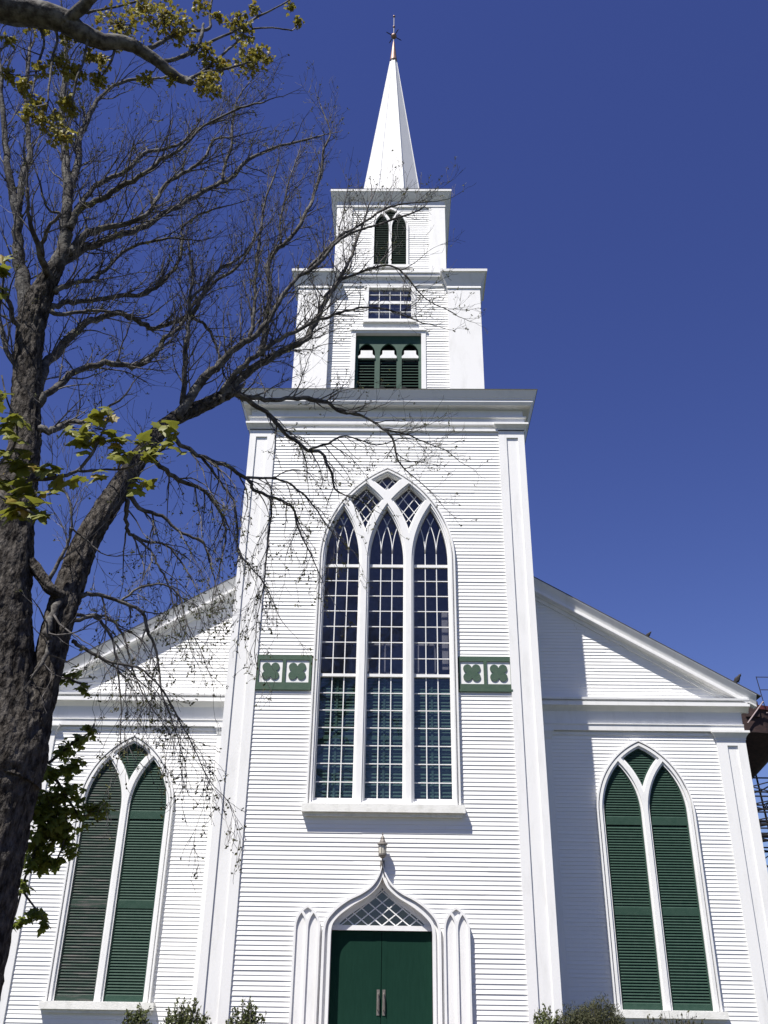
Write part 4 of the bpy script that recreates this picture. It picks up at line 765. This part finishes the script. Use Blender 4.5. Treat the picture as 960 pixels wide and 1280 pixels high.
def twig(mb, bud, p, d, L, r, lvl, bias, budp, segs=None):
    n=max(3,int(L/.09)); pts=[p]; q=p.copy(); dd=d.normalized(); rad=[r]
    for i in range(n):
        dd=(dd+rv()*.24+Vector((0,0,bias*.10))).normalized(); q=q+dd*(L/n); pts.append(q); rad.append(max(.0021,r*(1-.75*(i+1)/n)))
    mb.tube(pts,rad,3 if r<.012 else 5,False)
    if lvl>0:
        k={3:7,2:5,1:3}[lvl]
        k=max(2,int(k*random.uniform(.7,1.3)*(min(L,1.2)/.7 if lvl>=2 else 1)))
        for j in range(k):
            i=random.randint(1,n); t=(pts[min(i,n)]-pts[i-1]).normalized(); s=rv(); s=(s-t*s.dot(t)).normalized()
            nd=(t*random.uniform(.5,1.0)+s*random.uniform(.5,.9)+Vector((0,0,bias*.30)))
            twig(mb,bud,pts[i],nd,L*random.uniform(.30,.58),max(.0027,rad[i]*.62),lvl-1,bias,budp)
    if random.random()<budp:
        for k in range(random.randint(2,4)):
            oval_leaf(bud,pts[-1]+rv()*.012,random.uniform(.022,.045),random.uniform(.016,.028),rv(),rv())
def bare_tree():
    root=tag(empty('bare_tree',(-4.6,-11,0)),'large leafless tree with furrowed grey bark forking into two stems left of the church','tree')
    tr=MB(); li=MB(); tw=MB(); bd=MB()
    for kind,P in BARE:
        C=catmull(P,4)
        if kind=='t':
            if P[0][3]>.5:
                x,y,z,r=P[0]; C=[(x-.25,y,-.15,r*1.55),(x-.2,y,.15,r*1.3),(x-.1,y,.6,r*1.08)]+C
            D=catmull(C,4); tr.trunk([c[:3] for c in D],[c[3]*.88 for c in D],56,P[0][0])
        else:
            pts=[]
            for c in C:
                k=min(.02,c[3]*.5); pts.append(Vector(c[:3])+rv()*k)
            li.tube(pts,[max(.0034,c[3]*(.74 if (kind=='d' or (kind=='h' and P[-1][0]>.55)) else .95)) for c in C],9 if C[0][3]>.03 else 6,True,.05)
        if kind=='t': 
            if P[0][3]>.5 or P[0][3]<.1: continue
        bias={'t':.3,'u':1.1,'h':.75,'d':-1.0}[kind]; budp={'t':.1,'u':.10,'h':.22,'d':.55}[kind]
        acc=0; V=[Vector(c[:3]) for c in C]
        tot=sum((V[i+1]-V[i]).length for i in range(len(V)-1)); step={'u':.12,'h':.11,'d':.135,'t':.5}[kind]; nxt=random.uniform(.1,.3) if kind!='t' else 2.5
        for i in range(len(V)-1):
            l=(V[i+1]-V[i]).length
            while nxt<acc+l:
                f=(nxt-acc)/l; p=V[i].lerp(V[i+1],f); t=(V[i+1]-V[i]).normalized(); r=C[i][3]
                s=rv(); s=(s-t*s.dot(t)).normalized()
                fr=nxt/tot
                nd=t*random.uniform(.5,1.2)+s*random.uniform(.5,1)+Vector((0,0,bias*.45))
                L=random.uniform(.35,1.15)*(1-.35*fr)*(.95 if kind=='d' else 1.08)
                twig(tw,bd,p,nd,L,max(.0040,min(.012,r*.42)),2,bias,budp)
                nxt+=step*random.uniform(.5,1.6)
            acc+=l
        d=(V[-1]-V[-2]).normalized(); twig(tw,bd,V[-1],d,.6,max(.0035,C[-1][3]*.9),2,bias,budp)
    tr.build('trunk',BARK,root,True); li.build('limb',BARKF,root,True); tw.build('twigs',TWIG,root); bd.build('buds',BUD,root)
def leafy_tree():
    root=tag(empty('maple_tree',(-7.6,-16.6,0)),'maple with yellow green spring leaves whose boughs hang into view at the left edge','tree')
    tr=MB(); li=MB()
    T=[(-7.6,-16.6,-.1,.5),(-7.6,-16.6,.6,.4),(-7.5,-16.55,2.5,.33),(-7.3,-16.5,4.6,.29),(-7.0,-16.3,6.2,.24),(-7.2,-16.2,8.5,.16),(-7.3,-16.3,11,.08)]
    C=catmull(T,12); tr.trunk([c[:3] for c in C],[c[3] for c in C],40,3)
    big=True
    for kind,P in LEAFY:
        P=list(P)
        C=catmull(P,4)
        if P[0][3]>.05 and P[0][0]<-4.6 and kind in 'bc' :
            C=catmull([(-7.3,-16.45,4.6,.16)]+P,4)
        li.tube([Vector(c[:3])+rv()*min(.01,c[3]*.3) for c in C],[max(.003,c[3]) for c in C],10 if C[0][3]>.05 else 6,True,.06)
    tr.build('trunk',BARK,root,True)
    tw=MB(); lA=MB(); lB=MB(); lC=MB(); lD=MB()
    ends=[]
    for kind,P in LEAFY:
        for c in catmull(P,3): ends.append(Vector(c[:3]))
    def near(p): return min(ends,key=lambda e:(e-p).length)
    for x,y,z,r,n in LC:
        c=Vector((x,y,z)); b=near(c)
        if (b-c).length>.04: tw.tube([b,b.lerp(c,.5)+rv()*.03,c],[.008,.006,.004],4,False)
        for i in range(int(n*5)):
            o=rv()*r*(random.random()**.6)*1.3; o.y*=.9; p=c+o
            if random.random()<.3: tw.tube([c,p],[.003,.002],3,False)
            (maple_leaf)(lA if random.random()<.85 else lC,p,random.uniform(.035,.075),rv()+Vector((0,-.3,.3)),Vector((0,0,-1))+rv()*.8,.35)
    for x,y,z,r,n in LN:
        c=Vector((x,y,z)); b=near(c)
        for i in range(int(n*1.15)):
            o=rv()*r*random.random()**.5; o.z*=.75; p=c+o
            tw.tube([b,b.lerp(p,.5)+Vector((0,0,.01)),p],[.0025,.002,.0016],3,False)
            nn=Vector((random.uniform(-.5,.5),random.uniform(-.9,.1),random.uniform(.2,1.0)))
            maple_leaf(lB if random.random()<.86 else lC,p,random.uniform(.09,.14),nn,Vector((random.uniform(-.8,.8),-.3,-.7)),.3)
    for x,y,z,r,n in LE:
        c=Vector((x,y,z)); b=near(c)
        if (b-c).length>.05: tw.tube([b,b.lerp(c,.5)+rv()*.03,c],[.007,.005,.003],4,False)
        for i in range(int(n*2.2)):
            o=rv()*r*random.random()**.4; p=c+o
            if random.random()<.4: tw.tube([c,p],[.003,.002],3,False)
            maple_leaf(lD,p,random.uniform(.06,.11),Vector((random.uniform(-.6,.6),random.uniform(-.8,.6),random.uniform(.1,1))),Vector((random.uniform(-.6,.6),0,-1)),.3)
    # crown above and outside the frame, carried by its own limbs
    for k in range(9):
        a=radians(random.uniform(95,330)); h=random.uniform(6,10); e=Vector((-7.3+2.6*cos(a),-16.4+2.4*sin(a)*.8,h+random.uniform(.8,2)))
        if e.x>-6.2: e.x=-6.2
        s=Vector((-7.1,-16.3,h-1.2)); li.tube([s,s.lerp(e,.5)+rv()*.3,e],[.06,.04,.015],6)
        for i in range(120):
            p=e+rv()*random.random()**.4*.9
            maple_leaf(lD if i%3 else lB,p,random.uniform(.07,.1),rv()+Vector((0,0,.5)),Vector((0,0,-1))+rv()*.5)
    li.build('bough',BARKF,root,True); tw.build('leaf_stalks',TWIG,root)
    lA.build('young_leaf_clusters',LEAFT,root); lB.build('bright_leaves',LEAFY_M,root); lC.build('orange_leaves',LEAFO,root); lD.build('shaded_leaves',LEAFD,root)

def sprig_shrub(label, cx, cy, w, h, n, seed, mt=None, sparse=False):
    random.seed(seed)
    root=tag(empty('shrub',(cx,cy,0)),label,'shrub',group='shrubs in the bed along the church front')
    st=MB(); lf=MB()
    for i in range(n):
        a=random.uniform(0,2*pi); q=random.random()**.6
        ex,ey=cx+w*q*cos(a),cy+w*.7*q*sin(a); hh=h*(1-.30*q*q)*random.uniform(.80,1.0)
        b=Vector((cx+(ex-cx)*.3,cy+(ey-cy)*.3,0)); e=Vector((ex,ey,hh)); mdl=b.lerp(e,.55)+rv()*.04
        st.tube([b,mdl,e],[.009,.006,.0035],4,False)
        for j in range(40 if not sparse else 12):
            t=random.uniform(.45,1.0); p=(b.lerp(mdl,t/.55) if t<.55 else mdl.lerp(e,(t-.55)/.45)); s=rv(); s.z=abs(s.z)*.6+.4
            oval_leaf(lf,p,random.uniform(.05,.085),random.uniform(.026,.042),Vector((s.x,s.y,.5))*-1+rv()*.5,s)
    st.build('stems',TWIG,root); lf.build('foliage',mt or SHRUB,root)
def mound_shrub(label, cx, cy, w, d, h, n, seed):
    random.seed(seed)
    root=tag(empty('shrub',(cx,cy,0)),label,'shrub',group='shrubs in the bed along the church front')
    st=MB(); lf=MB()
    for i in range(60):
        v=rv(); v.z=abs(v.z); e=Vector((cx+v.x*w*.9,cy+v.y*d*.9,h*(.35+.62*v.z))); st.tube([(cx,cy,.05),Vector((cx,cy,.3)).lerp(e,.5)+rv()*.05,e],[.012,.007,.003],4,False)
    for i in range(n):
        v=rv(); v.z=abs(v.z)
        k=random.random()**.25*(1+.10*sin(7*v.x+3*v.y)+.07*sin(13*v.y-5*v.x+9*v.z)); p=Vector((cx+v.x*w*k,cy+v.y*d*k,h*.28+h*.72*v.z*k*random.uniform(.92,1.02)))
        u=(v+rv()*.7); oval_leaf(lf,p,random.uniform(.035,.07),.014,rv(),u)
    st.build('stems',TWIG,root); lf.build('foliage',SHRUB2,root)

LEAFY_M=LEAFY_MAT
random.seed(5); bare_tree()
random.seed(8); leafy_tree()
sprig_shrub('small leafy shrub under the left shuttered window, smallest of the three on the left',-4.3,-1.1,.36,1.46,44,1)
sprig_shrub('leafy shrub with upright sprigs in front of the left tower corner',-3.45,-1.1,.52,1.53,80,2)
sprig_shrub('sprigged leafy shrub just left of the door against the tower wall',-2.35,-1.0,.46,1.52,66,3)
sprig_shrub('sprigged leafy shrub before the right tower corner beside the dense mound',3.0,-1.1,.42,1.52,60,4)
mound_shrub('dense rounded brownish green mound shrub right of the tower corner',3.86,-1.15,.84,.6,1.50,36000,6)
sprig_shrub('thin twiggy low shrub beneath the right shuttered window',5.3,-1.0,1.0,1.45,110,7,SHRUB2,True)

# ------------------------------------------------------------------ birds on the roof edge
def bird(label, pos, d, L, fold):
    root=tag(empty('bird',pos),label,'bird',group='dark birds on the right roof edge')
    p=Vector(pos); d=Vector(d).normalized(); up=(Vector((0,0,1))-d*d.z).normalized()
    m=MB(); ts=[-.5,-.38,-.2,0,.18,.28,.36,.44,.49]; rs=[.012,.05,.14,.19,.15,.095,.10,.085,.02]
    m.tube([p+d*(t*L)+up*(.02*L if t>.25 else 0) for t in ts],[r*L for r in rs],10)
    b=m.build('body',BIRDM,root,True)
    m=MB(); c=p+d*(.5*L)+up*.02*L; m.tube([c-d*.03*L,c+d*.10*L],[.03*L,.004*L],5); m.build('beak',IRON,root)
    s=d.cross(up)
    m=MB(); t0=p-d*.42*L
    m.add([t0-s*.05*L,t0+s*.05*L,t0-d*.34*L+s*.09*L,t0-d*.34*L-s*.09*L,t0-s*.05*L-up*.02*L,t0+s*.05*L-up*.02*L,t0-d*.34*L+s*.09*L-up*.01*L,t0-d*.34*L-s*.09*L-up*.01*L],[(0,1,2,3),(7,6,5,4),(0,4,5,1),(1,5,6,2),(2,6,7,3),(3,7,4,0)])
    m.build('tail',BIRDM,root)
    for k in (-1,1):
        m=MB(); q=p+s*k*.17*L; pts=[q+d*.2*L+up*.06*L,q+d*.05*L-up*.10*L,q-d*.25*L-up*.06*L,q-d*.55*L+up*.02*L,q-d*.2*L+up*.10*L]
        m.add([a+s*k*.02*L for a in pts]+[a-s*k*.02*L for a in pts],[(0,1,2,3,4),(9,8,7,6,5)]+[(i,(i+1)%5,(i+1)%5+5,i+5) for i in range(5)])
        m.build('wing',BIRDM,root)
        m=MB(); f=p+s*k*.05*L-up*.15*L; m.tube([f,Vector((f.x,f.y,f.z-.05))],[.006,.005],4); m.build('leg',IRON,root)
bird('small dark bird crouched on the roof edge halfway down the right slope',(6.46,1.60,rz(6.46)+.115),(.60,-.1,.55),.24,0)
bird('dark bird reared upright on the lower end of the right roof edge',(8.47,1.65,rz(8.47)+.20),(.62,-.1,.72),.34,0)

# ------------------------------------------------------------------ tank on a lattice tower behind the right corner
tk=tag(empty('water_tower',(12.4,15,0)),'dark brown tank with red rim on a thin steel lattice behind the right church corner','water tower')
c=(12.9,15,0)
m=MB(); m.lathe([(.3,8.6),(.6,8.85),(1.3,9.5),(1.95,10.05),(1.95,10.98),(1.9,10.99)],c,28); tb=m.build('tank',TANK,tk)
m=MB(); m.lathe([(1.96,10.90),(2.0,10.90),(2.0,11.05),(1.96,11.05)],c,28); m.build('red_rim',TANKR,tb)
m=MB(); m.box(12.85,13.35,13.0,13.4,10.6,11.16); m.box(12.9,13.0,13.0,13.4,11.16,11.24); m.build('hatch_box',TANK,tb)
m=MB(); m.tube([(12.85,12.95,10.35),(13.55,12.97,11.15)],[.025,.025],6); m.tube([(13.62,13.0,10.75),(14.6,13.6,10.35)],[.022,.022],6); m.build('pale_brace',TANKP,tk)
m=MB(); T=.016
m.tube([(13.62,13.1,11.0),(13.5,13.1,12.12)],[T,T],4)
m.tube([(13.5,13.1,12.1),(15.6,13.1,12.1)],[T,T],4); m.tube([(13.56,13.1,11.62),(15.6,13.1,11.62)],[T,T],4)
m.tube([(15.6,13.1,11.0),(15.6,13.1,12.1)],[T,T],4)
m.build('guard_rail',IRON,tk)
m=MB(); legs=[]
for sx in (-1,1):
    for sy in (-1,1):
        a=Vector((12.9+sx*1.2,15+sy*1.2,8.6)); b=Vector((12.9+sx*2.2,15+sy*2.2,0)); legs.append((a,b))
def leg_at(i,z): a,b=legs[i]; t=(a.z-z)/a.z; return a.lerp(b,t)
for i in range(4): m.tube([leg_at(i,10.0),leg_at(i,0)],[.035,.05],6)
m.build('legs',IRON,tk)
m=MB()
for a,b in ((0,1),(1,3),(3,2),(2,0)):
    zs=[8.6,8.1,7.95,7.5,7.4,7.1,6.85,6.6,6.45,5.2,4.6,3.2,1.2]
    for z in zs: m.tube([leg_at(a,z),leg_at(b,z)],[.028,.028],5)
    for z0_,z1_ in zip(zs[::2],zs[2::2]):
        m.tube([leg_at(a,z0_),leg_at(b,z1_)],[.022,.022],5); m.tube([leg_at(b,z0_),leg_at(a,z1_)],[.022,.022],5)
    m.tube([leg_at(a,6.98),leg_at(b,6.98)],[.05,.05],5)
m.build('lattice_braces',IRON,tk)

# ------------------------------------------------------------------ ground
def sheet(name, x0,x1,y0,y1,z, mt):
    m=MB(); m.add([(x0,y0,z),(x1,y0,z),(x1,y1,z),(x0,y1,z)],[(0,1,2,3)]); o=m.build(name,mt); tag(o,kind='structure'); return o
sheet('ground',-400,400,-400,400,0,GRASS)
sheet('planting_bed',-8.6,-1.3,-1.9,0.02,.004,SOIL); sheet('planting_bed',1.4,8.6,-1.9,0.02,.004,SOIL)
sheet('path',-1.2,1.3,-30,-1.7,.006,BRICK)

# ------------------------------------------------------------------ camera
cd=bpy.data.cameras.new('camera'); cam=bpy.data.objects.new('camera',cd); COL.objects.link(cam)
r_=Vector((0.99982502,0.01280017,0.01364105)); u_=Vector((-0.00615391,-0.4635647,0.8860417)); f_=Vector((-0.017665,0.88597061,0.46340481))
M=Matrix((( r_.x,u_.x,-f_.x,0.35967),(r_.y,u_.y,-f_.y,-19.9075),(r_.z,u_.z,-f_.z,1.6),(0,0,0,1)))
cam.matrix_world=M
cd.sensor_fit='VERTICAL'; cd.sensor_height=24; cd.lens=24*1150/1280; cd.clip_end=2000; cd.clip_start=.05
scene.camera=cam
# ------------------------------------------------------------------ light
EL=radians(60); AZ=radians(38.5)       # sun to the left of and behind the viewer
sd=Vector((-sin(AZ)*cos(EL),-cos(AZ)*cos(EL),sin(EL)))
sl=bpy.data.lights.new('sun','SUN'); sl.energy=SUN; sl.angle=radians(.53); sl.color=(1,.955,.885)
so=bpy.data.objects.new('sun',sl); COL.objects.link(so); so.rotation_euler=(-sd).to_track_quat('-Z','Y').to_euler(); so.location=(0,0,40)
w=bpy.data.worlds.new('World'); scene.world=w; w.use_nodes=True; nt=w.node_tree; bg=nt.nodes['Background']
sk=nt.nodes.new('ShaderNodeTexSky'); sk.sky_type='NISHITA'; sk.sun_disc=False; sk.sun_elevation=EL
sk.sun_rotation=math.atan2(sd.x,sd.y); sk.altitude=300; sk.air_density=1.0; sk.dust_density=.25; sk.ozone_density=SKYOZ
hs=nt.nodes.new('ShaderNodeHueSaturation'); hs.inputs['Hue'].default_value=SKYH; hs.inputs['Saturation'].default_value=SKYS; hs.inputs['Value'].default_value=1
nt.links.new(sk.outputs[0],hs.inputs['Color']); nt.links.new(hs.outputs[0],bg.inputs['Color']); bg.inputs['Strength'].default_value=SKY
vs=scene.view_settings; vs.view_transform='Standard'; vs.look='None'; vs.gamma=1; vs.exposure=EXPO; vs.use_curve_mapping=False
scene.cycles.max_bounces=6; scene.cycles.transparent_max_bounces=12
